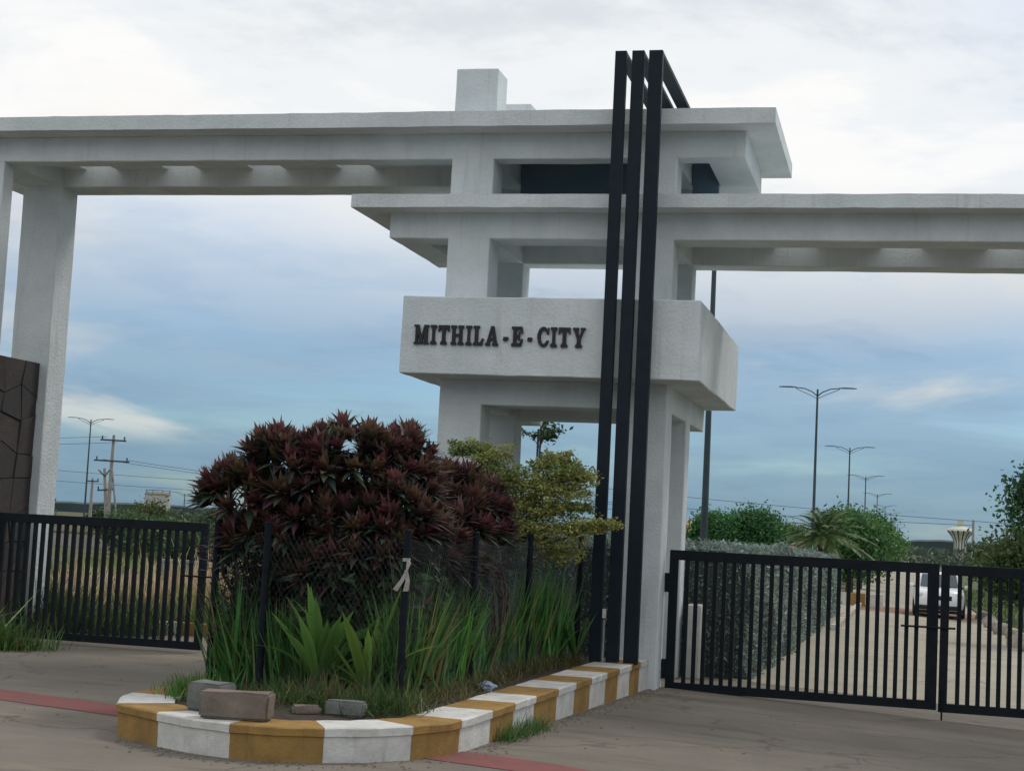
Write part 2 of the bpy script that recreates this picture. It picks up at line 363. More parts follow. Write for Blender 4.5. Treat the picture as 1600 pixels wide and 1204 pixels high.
# raised letters
def arc(cx, cz, rx, rz, a0, a1, n): return [(cx+rx*math.cos(R(a0+(a1-a0)*i/n)), cz+rz*math.sin(R(a0+(a1-a0)*i/n))) for i in range(n+1)]
s = .18
def LI(w, st=.44):
    a, b = w*(.5-st/2), w*(.5+st/2)
    return [[(0, 0), (w, 0), (w, .11), (b, s+.03), (b, 1-s-.03), (w, .89), (w, 1), (0, 1), (0, .89), (a, 1-s-.03), (a, s+.03), (0, .11)]]
def LT(w):
    a, b = w*.35, w*.65; o = w*.22
    return [[(o, 0), (w-o, 0), (w-o, .11), (b, s+.03), (b, .80), (w*.80, .80), (w*.9, .66), (w, .66), (w*.97, 1), (w*.03, 1), (0, .66), (w*.1, .66), (w*.2, .80), (a, .80), (a, s+.03), (o, .11)]]
def LH(w):
    q = w*.44; a, b = w*.1, w*.36
    return [[(0, 0), (q, 0), (q, .11), (b, s), (b, .43), (w-b, .43), (w-b, s), (w-q, .11), (w-q, 0), (w, 0), (w, .11), (w-a, s), (w-a, 1-s), (w, .89), (w, 1), (w-q, 1), (w-q, .89), (w-b, 1-s), (w-b, .57), (b, .57), (b, 1-s), (q, .89), (q, 1), (0, 1), (0, .89), (a, 1-s), (a, s), (0, .11)]]
def LL(w):
    a, b = w*.14, w*.46
    return [[(0, 0), (w*.86, 0), (w, .36), (w*.84, .36), (w*.68, .17), (b, .17), (b, 1-s), (w*.58, .89), (w*.58, 1), (0, 1), (0, .89), (a, 1-s), (a, s), (0, .11)]]
def LE(w):
    a, b = w*.14, w*.44
    return [[(0, 0), (w*.86, 0), (w, .37), (w*.86, .37), (w*.70, .16), (b, .16), (b, .43), (w*.60, .43), (w*.60, .30), (w*.74, .30), (w*.74, .74), (w*.60, .74), (w*.60, .58), (b, .58), (b, .85), (w*.72, .85), (w*.86, .66), (w, .66), (w*.9, 1), (0, 1), (0, .89), (a, 1-s), (a, s), (0, .11)]]
def LA(w):
    return [[(0, 0), (w*.38, 0), (w*.38, .11), (w*.34, .14), (w*.37, .27), (w*.62, .27), (w*.65, .14), (w*.56, .11), (w*.56, 0), (w, 0), (w, .11), (w*.92, .14), (w*.66, 1), (w*.42, 1), (w*.1, .14), (0, .11)], [(w*.41, .41), (w*.50, .74), (w*.585, .41)]]
def LM(w):
    return [[(0, 0), (w*.34, 0), (w*.34, .09), (w*.27, .13), (w*.27, .62), (w*.42, 0), (w*.56, 0), (w*.70, .62), (w*.70, .13), (w*.64, .09), (w*.64, 0), (w, 0), (w, .09), (w*.93, .13), (w*.93, .87), (w, .91), (w, 1), (w*.68, 1), (w*.5, .38), (w*.33, 1), (0, 1), (0, .91), (w*.1, .87), (w*.1, .13), (0, .09)]]
def LY(w):
    return [[(w*.22, 0), (w*.76, 0), (w*.76, .11), (w*.65, s), (w*.65, .42), (w*.92, .88), (w, .90), (w, 1), (w*.62, 1), (w*.62, .9), (w*.70, .87), (w*.53, .57), (w*.40, .87), (w*.48, .9), (w*.48, 1), (0, 1), (0, .90), (w*.08, .88), (w*.34, .42), (w*.34, s), (w*.22, .11)]]
def LC(w):
    o = arc(w*.53, .5, w*.53, .52, 42, 318, 22); i = arc(w*.56, .5, w*.27, .35, 310, 50, 18)
    return [o + [(w*.99, .33), (w*.82, .33)] + i + [(w*.82, .64), (w*.99, .64), (w*.99, .98), (w*.90, .98)]]
def LD(w): return [[(w*.08, 0), (w*.86, 0), (w, .13), (w*.92, .2), (w*.14, .2), (0, .06)]]
def u2x(u): return -6.56+(u-649)*(2.385/266)
spec = [('M', LM, 648.3, 672), ('I', LI, 674.6, 684.4), ('T', LT, 686.8, 704.8), ('H', LH, 707, 727.3), ('I', LI, 730.6, 740), ('L', LL, 742.5, 759), ('A', LA, 761.6, 781.6), ('-', LD, 789, 797.3), ('E', LE, 802.3, 820.2), ('-', LD, 827, 834.7), ('C', LC, 842.3, 860), ('I', LI, 862.5, 872.5), ('T', LT, 874.5, 893), ('Y', LY, 896.5, 915.5)]
for ch, fn, ua, ub in spec:
    h = .2 if ch == '-' else 1; H = .268
    xa, xb = u2x(ua), u2x(ub); w = (xb-xa)/H
    if ch == '-': polys = [[(x, z+.26) for x, z in fn(w)[0]]]
    else: polys = fn(w)
    flat = [p for pl in polys for p in pl]; n = len(flat)
    tri = tessellate_polygon([[Vector((x, z, 0)) for x, z in pl] for pl in polys])
    z0 = 4.511-.012*0; y0, y1 = 21.023-.035, 21.04
    v = [(xa+x*H, y0, z0+z*H) for x, z in flat]+[(xa+x*H, y1, z0+z*H) for x, z in flat]
    f = []
    for t in tri:
        a, b, c = t; ar = (flat[b][0]-flat[a][0])*(flat[c][1]-flat[a][1])-(flat[c][0]-flat[a][0])*(flat[b][1]-flat[a][1])
        f.append((a, b, c) if ar > 0 else (a, c, b))
    k = 0
    for pl in polys:
        m_ = len(pl)
        for i in range(m_): a, b = k+i, k+(i+1) % m_; f.append((a, a+n, b+n, b))
        k += m_
    me = pm('letter', v, f); bm = bmesh.new(); bm.from_mesh(me); bmesh.ops.recalc_face_normals(bm, faces=bm.faces[:]); bm.to_mesh(me); bm.free()
    link('letter', me, LETTER, SB)

# ------------------------------------------------------------------ stone clad wall between the outer columns
W = empty('stone_clad_wall', (-13.75, 22.7, 0), label='dark brown stone clad wall between the pair of white columns', cat='wall')
STONE = mat('dark_cladding_stone', (.050, .043, .042), .75, (.085, .063, .053), 2.2, bump=.6, bscale=14, var=(.045, .042, .042), spec=.3)
rough_box('wall_core', -.20, .08, -.68, .715, -.2, 4.30, mat('mortar', (.042, .035, .032), 1, bump=.4), W)
def stones():
    rows = 9; cols = 3; y0, y1, z0, z1 = -.68, .715, 0.0, 4.34; P = {}
    for i in range(cols+1):
        for j in range(rows+1):
            y = y0+(y1-y0)*i/cols; z = z0+(z1-z0)*j/rows
            if 0 < i < cols: y += random.uniform(-.13, .13)
            if 0 < j < rows: z += random.uniform(-.13, .13)
            P[i, j] = (y, z)
    for i in range(cols):
        for j in range(rows):
            q = [P[i, j], P[i+1, j], P[i+1, j+1], P[i, j+1]]; cy = sum(a for a, b in q)/4; cz = sum(b for a, b in q)/4
            fs = [q] if random.random() < .55 else [[q[0], q[1], q[2]], [q[0], q[2], q[3]]]
            for fp in fs:
                cy = sum(a for a, b in fp)/len(fp); cz = sum(b for a, b in fp)/len(fp); g = .993
                dpt = .082+.028+random.uniform(0, .02); ins = [(cy+(a-cy)*g, cz+(b-cz)*g) for a, b in fp]; top = [(cy+(a-cy)*(g-.03), cz+(b-cz)*(g-.03)) for a, b in fp]
                n = len(fp); v = [(.07, a, b) for a, b in ins]+[(dpt+random.uniform(-.008, .008), a, b) for a, b in top]
                f = [tuple(range(n, 2*n))]+[(k, (k+1) % n, n+(k+1) % n, n+k) for k in range(n)]
                link('cladding_stone', pm('cladding_stone', v, f), STONE, W)
stones()

# ------------------------------------------------------------------ three black post frames
px = [(-3.908, -3.753), (-3.677, -3.512), (-3.447, -3.262)]
for i, (a, b) in enumerate(px):
    t = empty('black_post_frame', ((a+b)/2, 20.9, .3), label=['tall black steel post frame beside the city end of the lettering, first of three', 'tall black steel post frame between its two twins', 'tall black steel post frame beside the white right tower leg'][i], cat='post', group='black post frames in front of the tower')
    h = (b-a)/2; zb = .085
    MB().box(-h, h, -.05, .06, zb, 8.225).build('post', BLACK, t, bevel=.006)
    MB().box(-h+.002, h-.002,   .062, 3.05, 8.165, 8.223).build('top_bar', BLACK, t, bevel=.004)
    MB().box(-h+.004, h-.004, 3.052, 3.13, 7.53, 8.22).build('rear_post', BLACK, t, bevel=.004)

t = empty('conduit_pipe', (-3.715, 20.83, .36), label='thin grey conduit pipe with a small white socket between the first two black posts', cat='pipe')
MB().tube([(0, 0, 0), (0, 0, .58)], .017, 8).build('pipe', GALV, t); MB().box(-.022, .022, -.03, .02, .60, .72).build('socket', KWHITE, t, bevel=.004)
MB().tube([(0, 0, .72), (.012, -.01, 1.0), (-.008, 0, 1.3), (.0, 0, 1.62)], .006, 6).build('cable', LAMPM, t)
# ------------------------------------------------------------------ planter: kerb, soil
KR = []   # outer kerb outline, from back left round the nose to the tower leg : x, y, top z
KR += [(-7.05, 21.4, .36), (-7.12, 19.0, .33), (-7.18, 17.2, .31), (-7.22, 15.7, .30), (-7.23, 14.75, .30), (-7.17, 14.27, .30), (-6.93, 13.72, .30), (-6.34, 13.33, .30), (-5.95, 13.13, .3), (-5.52, 13.03, .3), (-5.1, 13.06, .30), (-4.74, 13.22, .3), (-4.40, 13.45, .30), (-4.13, 13.80, .30), (-3.93, 14.2, .30), (-3.85, 14.62, .305)]
KR += [(-3.85+.60*(y-14.62)/7.05, y, .305+.105*(y-14.62)/7.05) for y in (15.5, 17, 18.5, 20, 21.67)]
def resample(pts, lens):
    P = [Vector(p) for p in pts]; out = []; cum = [0]
    for a, b in zip(P, P[1:]): cum.append(cum[-1]+(b-a).length)
    for L_ in lens:
        L_ = min(max(L_, 0), cum[-1]); k = max(i for i in range(len(cum)-1) if cum[i] <= L_+1e-9)
        out.append(P[k].lerp(P[k+1], (L_-cum[k])/max(cum[k+1]-cum[k], 1e-9)))
    return out, cum
_, CUM = resample(KR, [0])
def near_len(x, y):
    best = (9e9, 0); 
    for k in range(len(KR)-1):
        a, b = Vector(KR[k][:2]), Vector(KR[k+1][:2]); d = b-a; t = max(0, min(1, (Vector((x, y))-a).dot(d)/d.length_squared)); q = (a+d*t-Vector((x, y))).length
        if q < best[0]: best = (q, CUM[k]+t*(CUM[k+1]-CUM[k]))
    return best[1]
marks = [0] + [near_len(*p) for p in ((-7.08, 20.3), (-7.1, 19.3), (-7.15, 18.3), (-7.18, 17.3), (-7.2, 16.4), (-7.22, 15.5), (-7.22, 14.55), (-6.93, 13.72), (-6.34, 13.33), (-5.52, 13.03), (-4.74, 13.22), (-4.13, 13.8), (-3.86, 14.48), (-3.82, 15.3), (-3.76, 16.0), (-3.70, 16.7), (-3.64, 17.5), (-3.58, 18.2), (-3.53, 18.85), (-3.47, 19.55), (-3.42, 20.15), (-3.38, 20.75), (-3.35, 21.25))] + [CUM[-1]]
KERB = empty('planter_kerb', (-5.4, 17.3, 0), label='low planter kerb painted in yellow and white blocks around the shrub island', cat='kerb'); KERB.location = (0, 0, 0)
def kerb_seg(a, b, m, name='kerb_block'):
    n = max(2, int((b-a)/.12)); pts, _ = resample(KR, [a+(b-a)*i/n for i in range(n+1)]); v = []; f = []
    prof = lambda p: [(0.012, -.12), (0.004, p.z-.085), (-.016, p.z-.075), (-.018, p.z-.012), (-.004, p.z), (.50, p.z-.004), (.52, .05)]   # inward offset, z
    for i, p in enumerate(pts):
        e = .002; L0 = a+(b-a)*i/n
        (q0, q1), _ = resample(KR, [L0-.12, L0+.12]); t = (q1-q0); t.z = 0; t.normalize(); nn = Vector((-t.y, t.x, 0))   # inward is left of travel
        for d, z in prof(p):
            w = noise.noise(Vector((p.x*5, p.y*5, z*9)))*.006; dd = d if d < .3 else min(d, .5)
            q = p+nn*(d+w); v.append((q.x, q.y, z + (w if z > .1 else 0)))
    k = 7
    for i in range(n):
        for j in range(k-1): f.append((i*k+j, (i+1)*k+j, (i+1)*k+j+1, i*k+j+1))
    f += [tuple(reversed(range(k))), tuple(n*k+j for j in range(k))]
    me = pm(name, v, f); bm = bmesh.new(); bm.from_mesh(me); bmesh.ops.recalc_face_normals(bm, faces=bm.faces[:]); bm.to_mesh(me); bm.free()
    return link(name, me, m, KERB)
# yellow first after the (-6.93,13.72) mark
for i in range(len(marks)-1):
    yel = ((i - marks.index(sorted(marks)[8])) % 2 == 0)
    kerb_seg(marks[i]+.0015, marks[i+1]-.0015, KYEL if yel else KWHITE)
pts, _ = resample(KR, np.linspace(.05, CUM[-1]-.05, 70))
v = []; f = []; cen = Vector((-5.4, 17.4, 0))
for i, p in enumerate(pts):
    a = Vector((-5.45, min(max(p.y, 14.6), 20.8), 0)); q = a + (p-a)*(1-.42/(p-a).length); v += [(q.x, q.y, p.z-.03), (a.x, a.y, p.z+.10)]
    if i: f.append((2*i-2, 2*i, 2*i+1, 2*i-1))
link('planter_soil', pm('planter_soil', v, f), SOIL, kind='structure')
def soil_z(x, y): return .33+.1*max(0, (y-14.6)/7)

# loose blocks lying on the kerb
BLOCK = mat('sandstone_block', (.25, .205, .17), .95, (.17, .14, .12), 4, bump=.8, bscale=30, spec=.15)
BLOCKG = mat('grey_block', (.20, .205, .19), .95, (.13, .14, .13), 5, bump=.8, bscale=30, spec=.15)
def block(label, loc, size, rz, m, seed):
    bm = bmesh.new(); bmesh.ops.create_cube(bm, size=1)
    for v in bm.verts: v.co = Vector((v.co.x*size[0], v.co.y*size[1], (v.co.z+.5)*size[2]))
    bmesh.ops.bevel(bm, geom=bm.edges[:], offset=.02, segments=2, affect='EDGES'); bmesh.ops.subdivide_edges(bm, edges=bm.edges[:], cuts=2, use_grid_fill=True)
    for v in bm.verts:
        p = v.co*7+Vector((seed, 0, 0)); v.co += Vector((noise.noise(p), noise.noise(p+Vector((3, 9, 1))), noise.noise(p+Vector((8, 2, 5)))))*.014*(1 if v.co.z > .02 else .3)
    me = bpy.data.meshes.new('loose_block'); bm.to_mesh(me); bm.free()
    link('loose_block', me, m, loc=loc, rot=(0, 0, rz), label=label, cat='block', group='loose blocks on the planter kerb')
block('large brown sandstone block lying along the kerb top', (-5.60, 13.33, .305), (.62, .25, .235), R(8), BLOCK, 1)
block('squarish grey brown block tucked behind the large sandstone block', (-6.02, 13.72, .305), (.36, .28, .25), R(-12), BLOCKG, 4)
block('small grey green block half sunk in the grass by the kerb', (-4.86, 14.12, .30), (.36, .2, .14), R(6), BLOCKG, 9)
block('flat broken pale stone in the grass beside the small grey block', (-5.20, 13.98, .30), (.25, .18, .085), R(30), BLOCK, 14)

# ------------------------------------------------------------------ chain link fence round the planter
FP = [(-6.9, 21.2), (-6.95, 18.4), (-6.95, 15.75), (-6.16, 15.18), (-4.62, 14.94), (-4.56, 17.3), (-4.47, 19.62), (-4.1, 21.0)]
FENCE = empty('chain_link_fence', (-5.5, 17.5, .3), label='dark chain link fence with round posts enclosing the planter shrubs', cat='fence'); FENCE.location = (0, 0, 0)
FPM = mat('fence_post_paint', (.006, .009, .015), .7, (.012, .016, .022), 8, spec=.12); WIRE = mat('fence_wire', (.030, .042, .048), .6, (.055, .07, .078), 3, spec=.2)
for x, y in FP: MB().tube([(x, y, .2), (x, y, 2.0)], .038, 10).tube([(x, y, 2.0), (x, y, 2.015)], [.042, .03], 10).build('fence_post', FPM, FENCE, smooth=False)
def meshpanel(a, b, z0=.42, z1=1.93, pitch=.062, wm=None, r=.0018):
    a, b = Vector((*a, 0)), Vector((*b, 0)); Lh = (b-a).length; t = (b-a)/Lh; nrm = Vector((-t.y, t.x, 0)); V = []; F = []; h = z1-z0
    sag = lambda d, z: .05*noise.noise(Vector((a.x*3+d*.9, z*1.1, a.y)))
    for sgn in (1, -1):
        k = -int(h/pitch)-1
        while k*pitch < Lh+h+pitch:
            # line d = k*pitch + sgn*(z-z0)
            zz = [z0+h*i/12 for i in range(13)]; run = []
            for z in zz:
                d = k*pitch+sgn*(z-z0)*.62 + (0 if sgn > 0 else h*.0)
                if 0 <= d <= Lh: run.append((d, z))
            for (d0, za), (d1, zb) in zip(run, run[1:]):
                top = lambda z, d: z + (z-z0)/h*(-.07*math.sin(math.pi*d/Lh))
                p0 = a+t*d0+nrm*(sag(d0, za)+sgn*.003)+Vector((0, 0, top(za, d0))); p1 = a+t*d1+nrm*(sag(d1, zb)+sgn*.003)+Vector((0, 0, top(zb, d1)))
                dr = (p1-p0).normalized(); s1 = dr.cross(nrm).normalized(); i = len(V)
                for p in (p0, p1):
                    V.append(p+s1*r); V.append(p-s1*r*.5+nrm*r*.87); V.append(p-s1*r*.5-nrm*r*.87)
                F += [(i, i+1, i+4, i+3), (i+1, i+2, i+5, i+4), (i+2, i, i+3, i+5)]
            k += 1
    # extra diagonals that start beyond the end for the backward set
    o = link('wire_mesh', pm('wire_mesh', V, F), wm or WIRE, FENCE); o['kind'] = 'stuff'
WIREL = mat('bare_fence_wire', (.10, .13, .145), .5, (.16, .19, .20), 3, spec=.3)
for i, (p, q) in enumerate(zip(FP[1:], FP[2:])): meshpanel(p, q, wm=WIREL if i >= 4 else None, r=.0016 if i >= 4 else .0014)
# white rag tied to the corner post
def rag():
    pts = [(0, 0, .0), (.05, -.045, -.02), (.03, -.05, -.12), (-.02, -.05, -.24), (-.10, -.05, -.36)]; v = []; f = []
    for i, p in enumerate(pts): w = .022+.01*math.sin(i*2.1); v += [(p[0]-w, p[1], p[2]+w*.4), (p[0]+w, p[1]-.01, p[2]-w*.4)]
    for i in range(len(pts)-1): f.append((2*i, 2*i+1, 2*i+3, 2*i+2))
    k = len(v); tail = [(.02, -.05, -.12), (.05, -.055, -.25), (.03, -.05, -.37)]
    for i, p in enumerate(tail): w = .02+.008*i; v += [(p[0]-w, p[1], p[2]), (p[0]+w, p[1]-.01, p[2]+.01)]
    f += [(k, k+1, k+3, k+2), (k+2, k+3, k+5, k+4)]; k = len(v)
    for j in range(9): w = 2*math.pi*j/8; v += [(.045*math.cos(w), .045*math.sin(w), .02), (.045*math.cos(w), .045*math.sin(w), -.02)]
    for j in range(8): f.append((k+2*j, k+2*j+2, k+2*j+3, k+2*j+1))
    me = pm('rag_strip', v, f); o = link('rag_strip', me, mat('white_rag', (.36, .35, .32), .95, (.26, .25, .23), 12), loc=(-4.62, 14.94, 1.72), label='white rag knotted round the dark corner post of the chain link fence', cat='rag')
    o.scale = (.82, 1, .82); sm = o.modifiers.new('s', 'SOLIDIFY'); sm.thickness = .004
rag()

# ------------------------------------------------------------------ metal gates
def gate(label, x0, x1, y, z0, z1, nb, hinge, wide, latch_dir, lockbar):
    t = empty('metal_gate', (x0 if hinge < 0 else x1, y, z0), label=label, cat='gate', group='black barred metal gates'); ox = t.location.x; h = z1-z0
    B = lambda a, b, c, d, e, f_: MB().box(a-ox, b-ox, c, d, e, f_)
    B(x0, x1, -.035, .035, h-.135, h).build('top_rail', GATEBLACK, t, bevel=.004); B(x0, x1, -.035, .035, 0, .115).build('bottom_rail', GATEBLACK, t, bevel=.004)
    wl, wr = (.12, wide) if hinge < 0 else (wide, .12)
    B(x0, x0+wl, -.033, .033, .116, h-.136).build('stile', GATEBLACK, t, bevel=.003); B(x1-wr, x1, -.033, .033, .116, h-.136).build('stile', GATEBLACK, t, bevel=.003)
    a, b = x0+wl, x1-wr; me = pm('bar', *(lambda m: (m.v, m.f))(MB().box(-.0275, .0275, -.025, .025, .114, h-.134)))
    for i in range(nb): link('bar', me, GATEBLACK, t, loc=(a+(b-a)*(i+1)/(nb+1)-ox, 0, 0))
    if latch_dir:
        e0, e1 = lockbar; MB().tube([(e0-ox, -.045, 1.075-.0), (e1-ox, -.045, 1.075)], .014, 8).build('lock_bar', GATEBLACK, t)
    for z in (.32, h-.42):
        hx = (x0 if hinge < 0 else x1)-ox; m = MB(); d = hinge
        m.box(hx+(-.075 if d < 0 else .002), hx+(-.002 if d < 0 else .075), -.03, .03, z-.03, z+.10); m.box(hx+(-.055 if d < 0 else .002), hx+(-.002 if d < 0 else .055), -.03, .03, z-.16, z-.032)
        m.tube([(hx-.13*(-d if d > 0 else 1), 0, z+.02), (hx, 0, z+.02)], .022, 8); m.build('hinge', GATEBLACK, t)
    return t
gate('black barred metal gate leaf hinged on the white tower leg', -3.074, .52, 22.2, -.037, 1.876, 25, -1, .15, 1, (.04, .74))
g2 = gate('black barred metal gate leaf carrying the drop bolt', .545, 4.13, 22.2, -.06, 1.868, 25, 1, .11, 0, None)
MB().tube([(.59-4.13, -.05, -.11), (.59-4.13, -.05, .3)], .012, 8).build('drop_bolt', GATEBLACK, g2)
gate('black barred metal gate leaf beside the dark stone clad wall', -13.42, -9.95, 22.2, .045, 1.909, 24, -1, .11, 1, (-10.32, -9.82))

# ------------------------------------------------------------------ foliage helpers
def straps(name, bases, dirs, lens, widths, cols, droop, segs=4, m=LEAF, parent=None, fold=0., **k):
    """curved tapering blades, one ribbon per blade, all in one mesh"""
    n = len(bases); T = np.linspace(0, 1, segs+1); d = dirs/np.linalg.norm(dirs, axis=1, keepdims=True)
    side = np.cross(d, np.array([0, 0, 1.]))+rand_dirs(n)*.25; side /= np.linalg.norm(side, axis=1, keepdims=True)
    V = np.empty((n, segs+1, 2, 3)); prof = np.array([.55+.45*math.sin(math.pi*min(t*1.4+.15, 1)) if t < .99 else .04 for t in T]) * np.array([1 if t < .6 else max(.05, (1-t)/.4) for t in T])
    for j, t in enumerate(T):
        p = bases + d*(lens*t)[:, None] ; p[:, 2] -= droop*lens*t*t
        w = side*(widths*prof[j])[:, None]*.5; V[:, j, 0] = p-w; V[:, j, 1] = p+w
    idx = np.arange(n*(segs+1)*2).reshape(n, segs+1, 2); F = np.stack([idx[:, :-1, 0], idx[:, :-1, 1], idx[:, 1:, 1], idx[:, 1:, 0]], -1).reshape(-1, 4)
    C = np.repeat(cols, (segs+1)*2, 0)
    return link(name, npmesh(name, V.reshape(-1, 3), F, C), m, parent, **k)
def rosettes(name, P, D, parent, nleaf, ln, wd, tipcol, oldcol):
    """whorls of lance-shaped leaves: young ones upright and red, old ones spreading and dark"""
    B = []; DD = []; Ls = []; Ws = []; Cs = []
    for p, d in zip(P, D):
        d = d/np.linalg.norm(d); a = np.cross(d, [.3, .2, 1.]); a /= np.linalg.norm(a)+1e-9; b = np.cross(d, a); sc = RNG.uniform(.6, 1.3); hueb = RNG.random()**1.3
        for k in range(nleaf):
            f = k/nleaf; w = k*2.399+RNG.uniform(-.3, .3); sp = .20+1.10*f + RNG.uniform(-.12, .12)
            dr = d*math.cos(sp)+(a*math.cos(w)+b*math.sin(w))*math.sin(sp); B.append(p-d*f*.10*sc); DD.append(dr); Ls.append(ln*sc*(.65+.45*min(1, f*1.6))*RNG.uniform(.85, 1.1)); Ws.append(wd*sc*RNG.uniform(.85, 1.2))
            q = min(1, max(0, (f-.22)/.5)); tc = np.array(tipcol[0])*(1-hueb)+np.array(tipcol[1])*hueb; c = tc*(1-q)+np.array(oldcol[0 if RNG.random() < .6 else 1])*q; Cs.append(c*RNG.uniform(.7, 1.3))
    return straps(name, np.array(B), np.array(DD), np.array(Ls), np.array(Ws), np.clip(np.array(Cs), 0, 1), RNG.uniform(.0, .28, len(B)), 4, LEAFG, parent)
def blob_pts(blobs, n, shell=.55, top=True):
    out = []; nr = []; vol = np.array([b[3]*b[4]+b[3]*b[5]+b[4]*b[5] for b in blobs]); vol /= vol.sum()
    for k in RNG.choice(len(blobs), n, p=vol):
        b = blobs[k]; d = rand_dirs(1)[0]
        if top and d[2] < -.25: d[2] = -d[2]
        r = shell+(1-shell)*RNG.random()**.6; out.append(np.array(b[:3])+d*np.array(b[3:6])*r); q = d/np.array(b[3:6]); nr.append(q/np.linalg.norm(q))
    return np.array(out), np.array(nr)
def shrub_stems(parent, base, tips, n, m, r=.016):
    mb = MB()
    for k in range(n):
        t = Vector(tips[k]); b = Vector(base)+Vector((random.uniform(-.5, .5), random.uniform(-.4, .4), 0)); mid = b.lerp(t, .5)+Vector((random.uniform(-.25, .25), random.uniform(-.25, .25), random.uniform(-.1, .2)))
        mb.tube([b, b.lerp(mid, .5)+Vector((random.uniform(-.06, .06), 0, 0)), mid, t.lerp(mid, .4), t], [r*1.5, r*1.3, r, r*.8, r*.5], 5, False)
    return mb.build('stems', m, parent)

# ------------------------------------------------------------------ purple-red shrubs in the planter
STEM = mat('shrub_stem', (.10, .085, .07), .9, (.06, .05, .045), 10)
TIP = [(.14, .048, .060), (.12, .085, .042)]; OLD = [(.040, .066, .044), (.068, .036, .046)]
def red_shrub(label, base, blobs, nro, low, nl):
    t = empty('red_leaf_shrub', base, label=label, cat='shrub', group='purple red shrubs behind the chain link fence'); o = np.array(base)
    BL = [tuple(np.array(b[:3])-o)+tuple(b[3:]) for b in blobs]
    P, Nn = blob_pts(BL, nro, .72); D = Nn*np.array([1, 1, .6])+np.array([0, 0, .75])
    rosettes('crown', P, D, t, 24, .27, .078, TIP, OLD)
    shrub_stems(t, (0, 0, 0), P, min(len(P), 70), STEM)
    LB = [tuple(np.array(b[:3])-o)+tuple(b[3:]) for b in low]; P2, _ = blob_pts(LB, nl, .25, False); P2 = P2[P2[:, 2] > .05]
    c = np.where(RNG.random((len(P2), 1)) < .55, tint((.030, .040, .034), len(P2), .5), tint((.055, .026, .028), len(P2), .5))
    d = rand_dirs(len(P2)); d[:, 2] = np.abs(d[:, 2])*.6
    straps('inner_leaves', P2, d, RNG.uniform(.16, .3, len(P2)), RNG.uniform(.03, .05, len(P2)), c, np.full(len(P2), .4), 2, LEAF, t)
red_shrub('tallest dark purple red shrub with pointed leaf rosettes rising over the fence', (-5.9, 16.3, .4),
    [(-6.76, 16.0, 2.22, .48, .5, .46), (-6.28, 16.1, 2.45, .58, .65, .56), (-5.75, 16.3, 2.62, .60, .7, .50), (-5.28, 16.6, 2.45, .50, .7, .62), (-5.05, 16.2, 2.1, .4, .6, .5), (-6.55, 15.95, 1.75, .42, .35, .45), (-6.05, 15.8, 1.85, .6, .35, .5), (-5.35, 15.85, 1.8, .5, .4, .5), (-5.0, 16.9, 1.75, .3, .8, .5), (-5.7, 15.8, 1.45, .6, .3, .4)], 470,
    [(-6.5, 16.2, 1.7, .8, .5, .7), (-5.7, 16.3, 1.7, .85, .6, .8), (-5.15, 16.4, 1.6, .5, .7, .7), (-6.6, 15.9, 1.1, .45, .3, .6)], 5200)
red_shrub('lower dark maroon shrub between the tall red shrub and the yellow green bush', (-5.0, 18.6, .4),
    [(-5.25, 18.4, 2.38, .45, .6, .42), (-4.95, 18.7, 2.12, .40, .7, .55), (-4.85, 18.2, 1.9, .32, .7, .55), (-4.82, 17.9, 1.55, .26, .9, .4)], 230,
    [(-5.0, 18.4, 1.5, .42, 1.0, .7), (-5.1, 17.5, 1.6, .4, .8, .7)], 2600)

# ------------------------------------------------------------------ yellow green bush with flat tiers
t = empty('tiered_bush', (-4.75, 20.1, .4), label='yellow green bush with flat spreading tiers of small leaves in front of the black posts', cat='bush')
tiers = [(-5.40, 20.1, 3.05, .26, .25, .12), (-5.16, 20.1, 2.98, .26, .25, .16), (-5.02, 20.1, 2.78, .34, .3, .17), (-4.86, 20.1, 2.62, .42, .3, .18), (-4.34, 20.1, 2.95, .22, .25, .11), (-4.22, 20.1, 2.82, .36, .3, .12), (-3.98, 20.1, 2.76, .22, .2, .07), (-4.5, 20.1, 2.66, .5, .35, .17), (-4.25, 20.1, 2.56, .40, .3, .11),
         (-4.55, 20.15, 2.40, .46, .3, .16), (-4.3, 20.1, 2.30, .38, .25, .12), (-4.02, 20.1, 2.36, .18, .2, .05), (-4.75, 20.1, 2.18, .45, .3, .18), (-4.3, 20.0, 2.08, .55, .3, .13), (-3.95, 20.0, 2.10, .36, .22, .08), (-3.62, 20.0, 2.17, .20, .15, .05), (-4.8, 20.2, 1.85, .5, .35, .25), (-4.35, 20.2, 1.80, .5, .3, .2)]
o = np.array(t.location); Cl = []; cc = []; tw = MB()
